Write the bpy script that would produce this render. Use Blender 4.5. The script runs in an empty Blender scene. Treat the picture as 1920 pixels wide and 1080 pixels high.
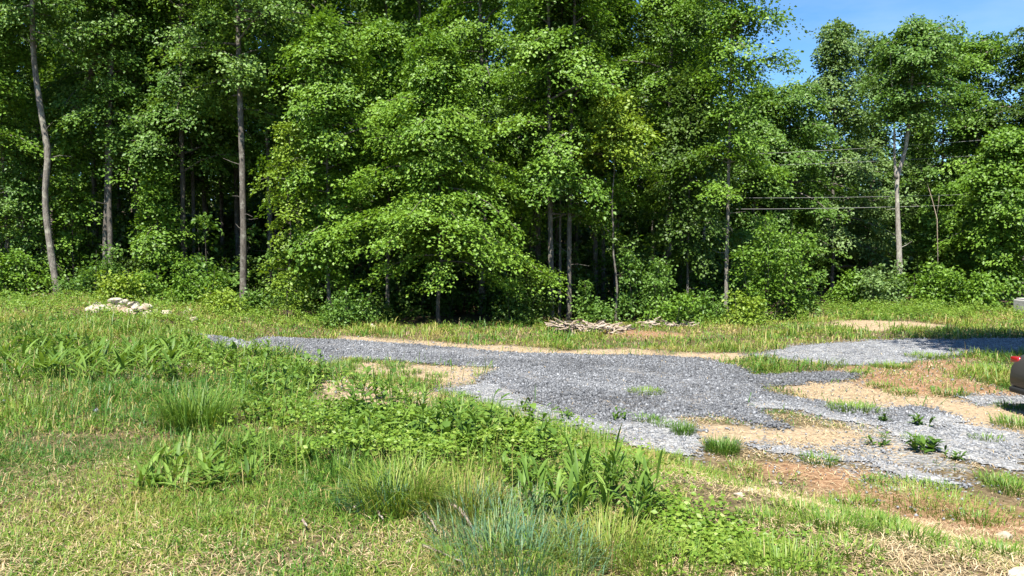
import bpy, math, random
import numpy as np
from math import radians, sin, cos, pi

S = bpy.context.scene
COL = S.collection
# ------------------------------------------------------------------ camera, sky, sun, exposure
F, CU, CV = 1450.0, 960.0, 540.0            # focal length and centre in photo pixels
PITCH = math.atan(70.0 / F)
CAMZ = 1.6
cam = bpy.data.cameras.new('camera'); cam.sensor_width = 36.0; cam.lens = 36.0 * F / 1920.0
cam.clip_end = 2000.0
camo = bpy.data.objects.new('camera', cam); COL.objects.link(camo)
camo.location = (0, 0, CAMZ); camo.rotation_euler = (pi / 2 - PITCH, 0, 0)
S.camera = camo

SUN_TO = np.array([-0.14, -0.50, 0.87]); SUN_TO /= np.linalg.norm(SUN_TO)
SUN_EL = math.asin(SUN_TO[2]); SUN_AZ = math.atan2(SUN_TO[0], SUN_TO[1])
world = bpy.data.worlds.new('World'); S.world = world; world.use_nodes = True
wn = world.node_tree.nodes; wl = world.node_tree.links
sky = wn.new('ShaderNodeTexSky'); sky.sky_type = 'NISHITA'; sky.sun_disc = False
sky.sun_elevation = SUN_EL; sky.sun_rotation = SUN_AZ
sky.air_density = 1.0; sky.dust_density = 0.0; sky.ozone_density = 4.0; sky.altitude = 1200
hsv = wn.new('ShaderNodeHueSaturation'); hsv.inputs['Saturation'].default_value = 1.18; hsv.inputs['Value'].default_value = 1.25
wl.new(sky.outputs[0], hsv.inputs['Color'])
tcw = wn.new('ShaderNodeTexCoord'); mpw = wn.new('ShaderNodeMapping'); mpw.inputs['Scale'].default_value = (2.0, 2.0, 7.0); mpw.inputs['Rotation'].default_value = (0.3, 0.2, 0.5)
nzw = wn.new('ShaderNodeTexNoise'); nzw.inputs['Scale'].default_value = 1.6; nzw.inputs['Detail'].default_value = 6; nzw.inputs['Roughness'].default_value = 0.6
crw = wn.new('ShaderNodeValToRGB'); crw.color_ramp.elements[0].position = 0.46; crw.color_ramp.elements[1].position = 0.82; crw.color_ramp.elements[1].color = (0.22, 0.22, 0.22, 1)
mxw = wn.new('ShaderNodeMix'); mxw.data_type = 'RGBA'; mxw.inputs[7].default_value = (6.0, 6.6, 7.4, 1)
wl.new(tcw.outputs['Generated'], mpw.inputs[0]); wl.new(mpw.outputs[0], nzw.inputs['Vector']); wl.new(nzw.outputs['Fac'], crw.inputs[0]); wl.new(crw.outputs[0], mxw.inputs[0])
wl.new(hsv.outputs[0], mxw.inputs[6]); wl.new(mxw.outputs[2], wn['Background'].inputs[0]); wn['Background'].inputs[1].default_value = 0.066
sl = bpy.data.lights.new('sun', 'SUN'); sl.energy = 5.0; sl.angle = radians(0.5); sl.color = (1.0, 0.95, 0.85)
so = bpy.data.objects.new('sun', sl); COL.objects.link(so)
from mathutils import Vector
so.rotation_euler = Vector(SUN_TO.tolist()).to_track_quat('Z', 'Y').to_euler(); so.location = (0, -20, 40)
S.view_settings.view_transform = 'Standard'; S.view_settings.look = 'None'
S.view_settings.exposure = 1.5; S.view_settings.gamma = 1.0
S.cycles.max_bounces = 5; S.cycles.diffuse_bounces = 3; S.cycles.glossy_bounces = 2
S.cycles.transmission_bounces = 3; S.cycles.transparent_max_bounces = 4
S.cycles.caustics_reflective = False; S.cycles.caustics_refractive = False

# ------------------------------------------------------------------ numpy helpers
RNG = np.random.default_rng(11)
_LAT = np.random.default_rng(5).random((256, 256))
def vnoise(x, y, sc=1.0, off=0):
    x = np.asarray(x, float) / sc + 37.3 + off * 17.7; y = np.asarray(y, float) / sc + 91.7 + off * 31.1
    xi = np.floor(x).astype(int); yi = np.floor(y).astype(int); fx = x - xi; fy = y - yi
    fx = fx * fx * (3 - 2 * fx); fy = fy * fy * (3 - 2 * fy)
    a = _LAT[xi % 256, yi % 256]; b = _LAT[(xi + 1) % 256, yi % 256]
    c = _LAT[xi % 256, (yi + 1) % 256]; d = _LAT[(xi + 1) % 256, (yi + 1) % 256]
    return (a * (1 - fx) + b * fx) * (1 - fy) + (c * (1 - fx) + d * fx) * fy
def fnoise(x, y, sc=1.0, off=0, o=3):
    s = 0; w = 0
    for k in range(o):
        s = s + vnoise(x, y, sc / 2 ** k, off + k * 3) * 0.5 ** k; w += 0.5 ** k
    return s / w
def sstep(t):
    t = np.clip(t, 0, 1); return t * t * (3 - 2 * t)
def unit(v):
    return v / np.maximum(np.linalg.norm(v, axis=-1, keepdims=True), 1e-9)

LIPY = [-40, 0, 2, 3.6, 5.2, 7.6, 10, 14, 16.5, 19, 22, 60]
LIPX = [14, 8, 5, 2.1, 0.4, -1.3, -3, -5.4, -8.5, -14, -40, -120]
def terrain(x, y):
    x = np.asarray(x, float); y = np.asarray(y, float)
    base = -0.85 + 0.9 * sstep((-x - 4) / 11.0)
    base = base + 0.10 * (fnoise(x, y, 5.0, 3) - 0.5) * np.clip(y / 10, 0, 1)
    t = sstep((x - np.interp(y, LIPY, LIPX)) * 0.8 / np.interp(y, [4, 8, 12], [5.0, 3.6, 2.8]))
    z = (1 - t) * 0.0 + t * base
    z = z + 9.0 * sstep((y - 47) / 70.0)
    return z + 0.07 * (fnoise(x, y, 1.7, 9) - 0.5)

def ray(u, v):
    a = (u - CU) / F; b = -(v - CV) / F
    return np.array([a, cos(PITCH) + b * sin(PITCH), -sin(PITCH) + b * cos(PITCH)])
_YS = np.concatenate([np.linspace(1.2, 20, 1500), np.linspace(20, 120, 3000)])
def hit(u, v):
    d = ray(u, v); d = d / d[1]
    z = CAMZ + d[2] * _YS; tz = terrain(d[0] * _YS, _YS)
    k = np.nonzero(z <= tz)[0]
    y = _YS[k[0]] if len(k) else 60.0
    return np.array([d[0] * y, y, float(terrain(d[0] * y, y))])
def at(u, v, y):
    d = ray(u, v); d = d / d[1]
    return np.array([d[0] * y, y, CAMZ + d[2] * y])
def on(u, y):
    x = (u - CU) / F * y * 1.0012
    return np.array([x, y, float(terrain(x, y))])

def mesh_obj(name, verts, faces, mat, parent=None, attrs=None, smooth=False, matidx=None):
    """verts (N,3); faces: (M,3)/(M,4) array or list of such arrays / lists."""
    me = bpy.data.meshes.new(name)
    if isinstance(faces, np.ndarray): faces = [faces]
    verts = np.asarray(verts, np.float32)
    loops = np.concatenate([f.ravel() for f in faces]).astype(np.int32)
    tot = np.concatenate([np.full(len(f), f.shape[1]) for f in faces]).astype(np.int32)
    start = np.concatenate([[0], np.cumsum(tot)[:-1]]).astype(np.int32)
    me.vertices.add(len(verts)); me.vertices.foreach_set('co', verts.ravel())
    me.loops.add(len(loops)); me.loops.foreach_set('vertex_index', loops)
    me.polygons.add(len(tot)); me.polygons.foreach_set('loop_start', start); me.polygons.foreach_set('loop_total', tot)
    if smooth: me.polygons.foreach_set('use_smooth', np.ones(len(tot), bool))
    for k, a in (attrs or {}).items():
        at_ = me.attributes.new(k, 'FLOAT', 'POINT'); at_.data.foreach_set('value', np.asarray(a, np.float32))
    mats = mat if isinstance(mat, (list, tuple)) else [mat]
    for m in mats: me.materials.append(m)
    if matidx is not None: me.polygons.foreach_set('material_index', np.asarray(matidx, np.int32))
    me.update(calc_edges=True); me.validate()
    o = bpy.data.objects.new(name, me); COL.objects.link(o)
    if parent is not None: o.parent = parent
    return o
def empty(name, loc, label, cat, group=None):
    o = bpy.data.objects.new(name, None); COL.objects.link(o); o.location = [float(c) for c in loc]
    o.empty_display_size = 0.3
    return tag(o, label, cat, group)
def tag(o, label, cat, group=None, kind=None):
    o['label'] = label; o['category'] = cat
    if group: o['group'] = group
    if kind: o['kind'] = kind
    return o
def kind(o, k, label=None, cat=None):
    o['kind'] = k
    if label: o['label'] = label
    if cat: o['category'] = cat
    return o
def copy_thing(root, loc, rz, sc=1.0, label=None, group=None):
    c = root.copy(); COL.objects.link(c); c.location = [float(q) for q in loc]; c.rotation_euler = (0, 0, rz)
    c.scale = (sc, sc, sc) if np.isscalar(sc) else sc
    if label: c['label'] = label
    if group: c['group'] = group
    for ch in root.children:
        d = ch.copy(); COL.objects.link(d); d.parent = c
    return c

class MB:
    def __init__(s): s.v = []; s.f3 = []; s.f4 = []; s.n = 0; s.a = []
    def add(s, v, f, a=0.5):
        v = np.asarray(v, float); f = np.asarray(f) + s.n
        s.v.append(v); s.n += len(v)
        (s.f3 if f.shape[1] == 3 else s.f4).append(f)
        s.a.append(np.full(len(v), a) if np.isscalar(a) else np.asarray(a))
    def tube(s, pts, rad, n=8, rough=0.0, rng=None, a=0.5, cap=True):
        pts = np.asarray(pts, float); rad = np.asarray(rad, float); m = len(pts)
        tan = np.gradient(pts, axis=0); tan = unit(tan)
        ref = np.where(np.abs(tan[:, 2:3]) < 0.9, np.array([[0, 0, 1.0]]), np.array([[1.0, 0, 0]]))
        sx = unit(np.cross(tan, ref[0] if np.all(ref == ref[0]) else ref)); sy = np.cross(tan, sx)
        for i in range(1, m):                      # keep frames aligned
            p = sx[i - 1] - tan[i] * np.dot(sx[i - 1], tan[i]); sx[i] = unit(p[None])[0]; sy[i] = np.cross(tan[i], sx[i])
        th = np.linspace(0, 2 * pi, n, endpoint=False)
        r = rad[:, None] * np.ones(n)[None]
        if rough and rng is not None: r = r * (1 + rough * (rng.random((m, n)) - 0.5))
        v = pts[:, None] + r[..., None] * (np.cos(th)[None, :, None] * sx[:, None] + np.sin(th)[None, :, None] * sy[:, None])
        i, j = np.meshgrid(np.arange(m - 1), np.arange(n), indexing='ij'); j2 = (j + 1) % n
        f = np.stack([i * n + j, i * n + j2, (i + 1) * n + j2, (i + 1) * n + j], -1).reshape(-1, 4)
        v = v.reshape(-1, 3)
        n0 = s.n
        s.add(v, f, a)
        if cap:
            k = np.arange(1, n - 1)
            f3 = np.concatenate([np.stack([np.full(n - 2, 0), k + 1, k], -1), np.stack([np.full(n - 2, 0), k, k + 1], -1) + (m - 1) * n])
            s.f3.append(f3 + n0)
    def build(s, name, mat, parent=None, smooth=True):
        f = []
        if s.f4: f.append(np.concatenate(s.f4))
        if s.f3: f.append(np.concatenate(s.f3))
        return mesh_obj(name, np.concatenate(s.v), f, mat, parent, {'tint': np.concatenate(s.a)}, smooth)

# ------------------------------------------------------------------ materials
def newmat(name):
    m = bpy.data.materials.new(name); m.use_nodes = True
    nt = m.node_tree; nt.nodes.clear()
    out = nt.nodes.new('ShaderNodeOutputMaterial')
    return m, nt, out
def ramp(nt, fac, stops):
    r = nt.nodes.new('ShaderNodeValToRGB'); e = r.color_ramp.elements
    e[0].position, e[0].color = stops[0][0], (*stops[0][1], 1); e[1].position, e[1].color = stops[-1][0], (*stops[-1][1], 1)
    for p, c in stops[1:-1]:
        q = e.new(p); q.color = (*c, 1)
    nt.links.new(fac, r.inputs[0]); return r.outputs[0]
def noise(nt, scale, detail=4, rough=0.6, coord='Object', vec=None):
    n = nt.nodes.new('ShaderNodeTexNoise'); n.inputs['Scale'].default_value = scale
    n.inputs['Detail'].default_value = detail; n.inputs['Roughness'].default_value = rough
    if vec is None:
        t = nt.nodes.new('ShaderNodeTexCoord'); vec = t.outputs[coord]
    nt.links.new(vec, n.inputs['Vector']); return n.outputs['Fac']
def attr(nt, name):
    a = nt.nodes.new('ShaderNodeAttribute'); a.attribute_name = name; return a.outputs['Fac']
def mix(nt, fac, a, b, typ='MIX'):
    m = nt.nodes.new('ShaderNodeMix'); m.data_type = 'RGBA'; m.blend_type = typ
    for s_, i in ((fac, 0), (a, 6), (b, 7)):
        if isinstance(s_, (int, float)): m.inputs[i].default_value = s_
        elif isinstance(s_, tuple): m.inputs[i].default_value = (*s_, 1)
        else: nt.links.new(s_, m.inputs[i])
    return m.outputs[2]
def math_(nt, op, a, b=0.0, clamp=False):
    m = nt.nodes.new('ShaderNodeMath'); m.operation = op; m.use_clamp = clamp
    for s_, i in ((a, 0), (b, 1)):
        if isinstance(s_, (int, float)): m.inputs[i].default_value = s_
        else: nt.links.new(s_, m.inputs[i])
    return m.outputs[0]
def bump(nt, h, strength, dist):
    b = nt.nodes.new('ShaderNodeBump'); b.inputs['Strength'].default_value = strength; b.inputs['Distance'].default_value = dist
    nt.links.new(h, b.inputs['Height']); return b.outputs[0]
def principled(nt, out, color, rough=0.8, spec=0.3, normal=None, metal=0.0, coat=0.0):
    p = nt.nodes.new('ShaderNodeBsdfPrincipled')
    if isinstance(color, tuple): p.inputs['Base Color'].default_value = (*color, 1)
    else: nt.links.new(color, p.inputs['Base Color'])
    if isinstance(rough, (int, float)): p.inputs['Roughness'].default_value = rough
    else: nt.links.new(rough, p.inputs['Roughness'])
    p.inputs['Specular IOR Level'].default_value = spec; p.inputs['Metallic'].default_value = metal
    p.inputs['Coat Weight'].default_value = coat
    if normal is not None: nt.links.new(normal, p.inputs['Normal'])
    if out is not None: nt.links.new(p.outputs[0], out.inputs[0])
    return p
def leaf_mat(name, stops, transl=0.33, rough=0.47, spec=0.32, tcol=(1.25, 1.2, 0.55)):
    m, nt, out = newmat(name)
    c = ramp(nt, attr(nt, 'tint'), stops)
    p = principled(nt, None, c, rough, spec)
    t = nt.nodes.new('ShaderNodeBsdfTranslucent')
    nt.links.new(mix(nt, 1.0, c, tcol, 'MULTIPLY'), t.inputs[0])
    mx = nt.nodes.new('ShaderNodeMixShader'); mx.inputs[0].default_value = transl
    nt.links.new(p.outputs[0], mx.inputs[1]); nt.links.new(t.outputs[0], mx.inputs[2])
    nt.links.new(mx.outputs[0], out.inputs[0]); return m
def bark_mat(name, dark, light, lichen):
    m, nt, out = newmat(name)
    tc = nt.nodes.new('ShaderNodeTexCoord'); mp = nt.nodes.new('ShaderNodeMapping'); mp.inputs['Scale'].default_value = (1, 1, 0.22)
    nt.links.new(tc.outputs['Object'], mp.inputs[0])
    n1 = noise(nt, 22, 7, 0.75, vec=mp.outputs[0]); n2 = noise(nt, 3.4, 6, 0.75)
    c = ramp(nt, n1, [(0.32, dark), (0.66, light)])
    f = ramp(nt, n2, [(0.5, (0, 0, 0)), (0.66, (0.8, 0.8, 0.8))])
    c = mix(nt, f, c, lichen)
    principled(nt, out, c, 0.9, 0.15, bump(nt, n1, 1.0, 0.035)); return m

M = {}
M['maple'] = leaf_mat('maple_leaves', [(0, (0.052, 0.112, 0.013)), (0.5, (0.107, 0.208, 0.021)), (1, (0.185, 0.305, 0.042))])
M['yellow'] = leaf_mat('yellow_green_leaves', [(0, (0.11, 0.18, 0.018)), (0.5, (0.17, 0.26, 0.025)), (1, (0.27, 0.34, 0.05))])
M['mid'] = leaf_mat('mid_green_leaves', [(0, (0.044, 0.098, 0.016)), (0.5, (0.09, 0.18, 0.027)), (1, (0.158, 0.258, 0.055))])
M['dark'] = leaf_mat('dark_green_leaves', [(0, (0.034, 0.075, 0.012)), (0.5, (0.062, 0.118, 0.017)), (1, (0.105, 0.168, 0.032))])
M['silver'] = leaf_mat('grey_green_leaves', [(0, (0.07, 0.135, 0.035)), (0.5, (0.12, 0.20, 0.055)), (1, (0.20, 0.29, 0.10))])
M['weed'] = leaf_mat('weed_leaves', [(0, (0.045, 0.10, 0.016)), (0.5, (0.095, 0.175, 0.026)), (1, (0.175, 0.27, 0.05))], rough=0.5, spec=0.22)
M['clover'] = leaf_mat('small_weed_leaves', [(0, (0.05, 0.115, 0.015)), (0.5, (0.135, 0.23, 0.025)), (1, (0.26, 0.34, 0.06))])
M['grass'] = leaf_mat('grass_blades', [(0, (0.42, 0.31, 0.15)), (0.22, (0.30, 0.25, 0.09)), (0.42, (0.20, 0.26, 0.04)), (0.7, (0.11, 0.205, 0.024)), (1, (0.05, 0.13, 0.018))], 0.3, tcol=(1.15, 1.1, 0.6))
M['blue_grass'] = leaf_mat('blue_green_grass', [(0, (0.26, 0.24, 0.09)), (0.35, (0.13, 0.20, 0.06)), (0.7, (0.09, 0.18, 0.085)), (1, (0.085, 0.18, 0.12))], 0.25, tcol=(1, 1, 0.9))
M['straw'] = leaf_mat('dry_straw', [(0, (0.28, 0.19, 0.10)), (0.5, (0.45, 0.34, 0.19)), (1, (0.62, 0.52, 0.34))], 0.15, tcol=(1, 1, 0.9))
M['bark'] = bark_mat('grey_bark', (0.035, 0.03, 0.025), (0.16, 0.14, 0.12), (0.27, 0.26, 0.22))
M['pale_bark'] = bark_mat('pale_bark', (0.055, 0.046, 0.038), (0.24, 0.215, 0.185), (0.34, 0.33, 0.26))
M['white_bark'] = bark_mat('bleached_bark', (0.12, 0.10, 0.085), (0.36, 0.33, 0.29), (0.46, 0.45, 0.36))
M['dark_bark'] = bark_mat('dark_bark', (0.035, 0.028, 0.022), (0.12, 0.10, 0.08), (0.18, 0.17, 0.14))
M['deadwood'] = bark_mat('dead_wood', (0.16, 0.11, 0.08), (0.42, 0.34, 0.26), (0.5, 0.45, 0.38))

def rock_mat(name, a, b, c):
    m, nt, out = newmat(name)
    n1 = noise(nt, 5, 6, 0.65); n2 = noise(nt, 30, 4, 0.6)
    col = ramp(nt, n1, [(0.3, a), (0.5, b), (0.7, c)])
    principled(nt, out, col, 0.88, 0.2, bump(nt, n2, 0.5, 0.01)); return m
M['rock'] = rock_mat('pale_field_stone', (0.20, 0.15, 0.10), (0.36, 0.31, 0.245), (0.47, 0.43, 0.37))
M['rock2'] = rock_mat('tan_field_stone', (0.16, 0.10, 0.065), (0.27, 0.20, 0.14), (0.37, 0.30, 0.23))

# gravel: stones and the bed they lie on
m, nt, out = newmat('gravel_stones')
c = ramp(nt, attr(nt, 'tint'), [(0, (0.035, 0.036, 0.039)), (0.45, (0.112, 0.117, 0.127)), (0.8, (0.23, 0.237, 0.25)), (1, (0.44, 0.445, 0.455))])
principled(nt, out, c, 0.75, 0.35); M['stones'] = m
m, nt, out = newmat('gravel_bed')
v = nt.nodes.new('ShaderNodeTexVoronoi'); v.inputs['Scale'].default_value = 30
t = nt.nodes.new('ShaderNodeTexCoord'); nt.links.new(t.outputs['Object'], v.inputs['Vector'])
sep = nt.nodes.new('ShaderNodeSeparateColor'); nt.links.new(v.outputs['Color'], sep.inputs[0])
c = ramp(nt, sep.outputs[0], [(0, (0.035, 0.036, 0.039)), (0.5, (0.105, 0.108, 0.115)), (1, (0.25, 0.255, 0.265))])
cp = ramp(nt, sep.outputs[1], [(0, (0.12, 0.119, 0.117)), (0.5, (0.21, 0.209, 0.206)), (1, (0.34, 0.338, 0.333))])
c = mix(nt, attr(nt, 'pale'), c, cp)
n1 = noise(nt, 0.9, 5, 0.65)
dirt = ramp(nt, n1, [(0.52, (0, 0, 0)), (0.72, (0.45, 0.45, 0.45))])
c = mix(nt, dirt, c, (0.27, 0.22, 0.16))
principled(nt, out, c, 0.85, 0.25, bump(nt, v.outputs['Distance'], 0.8, 0.02)); M['gravel'] = m

# ground
m, nt, out = newmat('soil_and_sand')
n1 = noise(nt, 1.4, 6, 0.7); n2 = noise(nt, 14, 5, 0.7); n3 = noise(nt, 70, 3, 0.6)
soil = ramp(nt, n2, [(0.3, (0.05, 0.04, 0.022)), (0.5, (0.12, 0.092, 0.05)), (0.72, (0.26, 0.20, 0.12))])
sand = ramp(nt, n2, [(0.28, (0.19, 0.135, 0.09)), (0.45, (0.33, 0.25, 0.165)), (0.62, (0.43, 0.335, 0.225)), (0.8, (0.53, 0.44, 0.32))])
rust = ramp(nt, n2, [(0.28, (0.12, 0.068, 0.04)), (0.5, (0.265, 0.155, 0.088)), (0.8, (0.43, 0.30, 0.19))])
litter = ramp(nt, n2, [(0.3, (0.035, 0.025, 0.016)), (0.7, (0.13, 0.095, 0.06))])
def ragged(name, k=1.5):
    return math_(nt, 'ADD', math_(nt, 'MULTIPLY', attr(nt, name), k), math_(nt, 'MULTIPLY', math_(nt, 'SUBTRACT', noise(nt, 6, 6, 0.75), 0.62), 1.9), True)
c = mix(nt, ragged('sand'), soil, sand)
c = mix(nt, ragged('rust'), c, rust)
vg = nt.nodes.new('ShaderNodeTexVoronoi'); vg.inputs['Scale'].default_value = 32
tg = nt.nodes.new('ShaderNodeTexCoord'); nt.links.new(tg.outputs['Object'], vg.inputs['Vector'])
sg = nt.nodes.new('ShaderNodeSeparateColor'); nt.links.new(vg.outputs['Color'], sg.inputs[0])
gcol = ramp(nt, sg.outputs[0], [(0, (0.10, 0.10, 0.10)), (0.5, (0.20, 0.198, 0.194)), (1, (0.36, 0.356, 0.35))])
gf = math_(nt, 'GREATER_THAN', math_(nt, 'ADD', math_(nt, 'MULTIPLY', attr(nt, 'grey'), 1.15), math_(nt, 'MULTIPLY', math_(nt, 'SUBTRACT', sg.outputs[1], 0.5), 0.9)), 0.62)
c = mix(nt, gf, c, gcol)
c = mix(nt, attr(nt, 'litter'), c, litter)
c = mix(nt, ramp(nt, n3, [(0.35, (0.8, 0.8, 0.8)), (0.7, (0, 0, 0))]), c, mix(nt, 1.0, c, (0.62, 0.6, 0.56), 'MULTIPLY'))
principled(nt, out, c, 0.95, 0.1, bump(nt, n2, 0.6, 0.05)); M['ground'] = m

# ------------------------------------------------------------------ where gravel, sand and bare dirt lie (world polygons)
def wpoly(px): return np.array([hit(u, v)[:2] for u, v in px])
def inside(P, x, y):
    r = np.zeros(x.shape, bool); n = len(P); j = n - 1
    for i in range(n):
        xi, yi = P[i]; xj, yj = P[j]
        if yi != yj:
            r ^= ((yi > y) != (yj > y)) & (x < (xj - xi) * (y - yi) / (yj - yi) + xi)
        j = i
    return r
def soft(P, x, y, warp=0.35, wsc=0.8, blur=0.25, n=6, seed=0):
    x = np.asarray(x, float); y = np.asarray(y, float); s = np.zeros(x.shape)
    ax = (fnoise(x, y, wsc, 21 + seed) - 0.5) * 2 * warp; ay = (fnoise(x, y, wsc, 41 + seed) - 0.5) * 2.6 * warp
    for k in range(n):
        a = 2 * pi * k / n + 0.4; rr = blur * (0.4 + 0.6 * (k % 2))
        s += inside(P, x + ax + rr * cos(a), y + ay + rr * sin(a))
    return s / n
GRAVEL = [wpoly(p) for p in (
    [(380, 630), (500, 632), (640, 637), (800, 648), (930, 661), (1100, 667), (1300, 671), (1385, 688), (1420, 705), (1560, 695), (1612, 703), (1590, 718), (1450, 722), (1430, 728), (1500, 748), (1600, 765), (1740, 765), (1785, 778), (1700, 800), (1600, 790), (1500, 760), (1400, 757), (1470, 795), (1500, 808), (1430, 805), (1340, 782), (1240, 790), (1130, 800), (1050, 770), (960, 740), (905, 715), (925, 690), (850, 685), (760, 680), (640, 672), (540, 668), (470, 658), (400, 648)],)]
PALE = [wpoly(p) for p in (
    [(830, 735), (905, 711), (960, 735), (1060, 768), (1150, 795), (1250, 785), (1300, 800), (1310, 830), (1322, 862), (1250, 850), (1180, 832), (1100, 815), (1030, 800), (960, 785), (880, 757)],
    [(1380, 822), (1480, 836), (1600, 862), (1720, 884), (1840, 912), (1860, 925), (1760, 918), (1640, 888), (1520, 862), (1420, 840)],
    [(1640, 792), (1760, 798), (1800, 792), (1940, 818), (1940, 895), (1860, 878), (1760, 850), (1700, 832), (1660, 812)],
    [(1400, 666), (1480, 650), (1600, 641), (1720, 637), (2060, 634), (2060, 662), (1780, 666), (1680, 683), (1560, 686), (1460, 673)],
    [(1390, 752), (1440, 738), (1520, 752), (1640, 768), (1785, 776), (1820, 792), (1700, 806), (1590, 796), (1500, 775), (1420, 768)],
    [(1790, 744), (1960, 742), (1960, 766), (1850, 763)])]
SAND = [wpoly(p) for p in (
    [(540, 671), (640, 675), (760, 683), (922, 688), (915, 706), (840, 728), (800, 712), (700, 702), (600, 697)],
    [(640, 632), (820, 641), (940, 650), (1100, 656), (1250, 662), (1390, 664), (1400, 674), (1200, 670), (1000, 666), (860, 656), (640, 641)],
    [(1440, 722), (1620, 714), (1700, 740), (1800, 750), (1960, 768), (1960, 822), (1800, 797), (1780, 777), (1640, 766), (1500, 748)],
    [(1310, 795), (1460, 805), (1560, 800), (1640, 815), (1760, 850), (1700, 880), (1600, 868), (1480, 838), (1400, 825), (1320, 842), (1300, 820)],
    [(620, 730), (760, 725), (830, 745), (860, 775), (760, 790), (690, 775)],
    [(1600, 600), (1520, 612), (1640, 622), (1780, 612), (1700, 602)])]
RUST = [wpoly(p) for p in (
    [(1550, 690), (1700, 674), (1845, 666), (1850, 690), (1830, 715), (1885, 737), (1800, 752), (1700, 740), (1620, 715)],
    [(1340, 848), (1540, 868), (1640, 890), (1760, 925), (1940, 985), (1960, 1090), (1860, 1100), (1740, 1000), (1640, 945), (1520, 925), (1400, 890)],
    [(1080, 622), (1180, 618), (1300, 622), (1300, 630), (1180, 633)])]
FAN = wpoly([(1430, 760), (1600, 745), (1800, 775), (1960, 800), (1960, 900), (1800, 890), (1640, 870), (1480, 845), (1400, 815), (1500, 800)])
EDGEU = [(-400, 26.0), (0, 25.5), (300, 26.3), (600, 25.5), (850, 24.6), (1060, 26.0), (1300, 26.0), (1520, 27), (1600, 33), (1900, 33), (2400, 33)]
def forest_edge(x, y):
    u = CU + F * x / np.maximum(y, 1); return np.interp(u, [e[0] for e in EDGEU], [e[1] for e in EDGEU])
def m_gravel(x, y): return np.max([soft(P, x, y, 0.22, 0.7, 0.14, seed=i) for i, P in enumerate(GRAVEL)], 0)
def m_pale(x, y): return np.max([soft(P, x, y, 0.28, 0.6, 0.18, seed=5 + i) for i, P in enumerate(PALE)], 0)
TRACK = wpoly([(385, 641), (640, 655), (900, 676), (1150, 708), (1400, 748), (1650, 785), (1930, 850)])
def wheel_tracks(x, y):
    d = np.full(np.shape(x), 99.0)
    for a, b in zip(TRACK[:-1], TRACK[1:]):
        ab = b - a; t = np.clip(((x - a[0]) * ab[0] + (y - a[1]) * ab[1]) / (ab @ ab), 0, 1)
        d = np.minimum(d, np.hypot(x - a[0] - t * ab[0], y - a[1] - t * ab[1]))
    return np.exp(-((d - 0.85) / 0.26) ** 2) * sstep((fnoise(x, y, 1.3, 77) - 0.25) / 0.3)
def m_sand(x, y): return np.max([soft(P, x, y, 0.5, 0.8, 0.35, seed=11 + i) for i, P in enumerate(SAND)], 0)
def m_grey(x, y):
    g = np.max([soft(P, x, y, 0.4, 0.8, 0.55, seed=i) for i, P in enumerate(GRAVEL + PALE)], 0)
    fan = soft(FAN, x, y, 0.5, 0.9, 0.5, seed=3) * sstep((fnoise(x * 0.6 + y * 0.15, y, 0.8, 91) - 0.42) / 0.2)
    return np.maximum(g * 0.9, fan * 0.85)
def m_rust(x, y): return np.max([soft(P, x, y, 0.6, 0.9, 0.45, seed=21 + i) for i, P in enumerate(RUST)], 0)

# ground sheet, to the horizon
ys = np.concatenate([np.linspace(-60, 1, 24)[:-1], np.geomspace(1.0, 45, 460), np.geomspace(45, 900, 26)[1:]])
sx = np.concatenate([-np.geomspace(60, 1.05, 14)[:-1], np.linspace(-1.05, 1.05, 440), np.geomspace(1.05, 60, 14)[1:]])
YY, SX = np.meshgrid(ys, sx, indexing='ij'); XX = SX * np.maximum(np.abs(YY) * 0.85 + 1.2, 3.0)
ZZ = terrain(XX, YY)
g1 = m_sand(XX, YY); g2 = m_rust(XX, YY)
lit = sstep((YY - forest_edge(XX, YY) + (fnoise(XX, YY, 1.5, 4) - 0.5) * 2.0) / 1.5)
nr, nc = YY.shape
i, j = np.meshgrid(np.arange(nr - 1), np.arange(nc - 1), indexing='ij')
q = np.stack([i * nc + j, i * nc + j + 1, (i + 1) * nc + j + 1, (i + 1) * nc + j], -1).reshape(-1, 4)
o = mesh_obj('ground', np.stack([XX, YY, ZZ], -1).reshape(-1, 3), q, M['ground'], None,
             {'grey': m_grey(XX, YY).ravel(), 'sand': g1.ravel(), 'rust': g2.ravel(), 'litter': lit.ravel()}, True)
kind(o, 'structure')

# gravel drive: a sheet of its own lying on the soil
gx = np.arange(-11, 17, 0.07); gy = np.arange(6.5, 24, 0.07)
GX, GY = np.meshgrid(gx, gy, indexing='xy')
mg = m_gravel(GX, GY); mp_ = m_pale(GX, GY); mm = np.maximum(mg, mp_)
GZ = terrain(GX, GY) + 0.016 + 0.012 * (vnoise(GX, GY, 0.12, 2) - 0.5)
ok = mm + 0.55 * (vnoise(GX, GY, 0.16, 7) - 0.5) + 0.3 * (vnoise(GX, GY, 0.5, 17) - 0.5) > 0.55
cell = ok[:-1, :-1] & ok[1:, :-1] & ok[:-1, 1:] & ok[1:, 1:]
ci, cj = np.nonzero(cell); W = GX.shape[1]
q = np.stack([ci * W + cj, ci * W + cj + 1, (ci + 1) * W + cj + 1, (ci + 1) * W + cj], -1)
used = np.unique(q); remap = np.full(GX.size, -1); remap[used] = np.arange(len(used))
vv = np.stack([GX, GY, GZ], -1).reshape(-1, 3)[used]
trk = wheel_tracks(GX, GY); pale = np.clip(mp_ - mg * 0.9 + 0.45 * trk, 0, 1).ravel()[used]
o = mesh_obj('gravel_driveway', vv, remap[q], M['gravel'], None, {'pale': pale}, True)
kind(o, 'structure')

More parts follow.
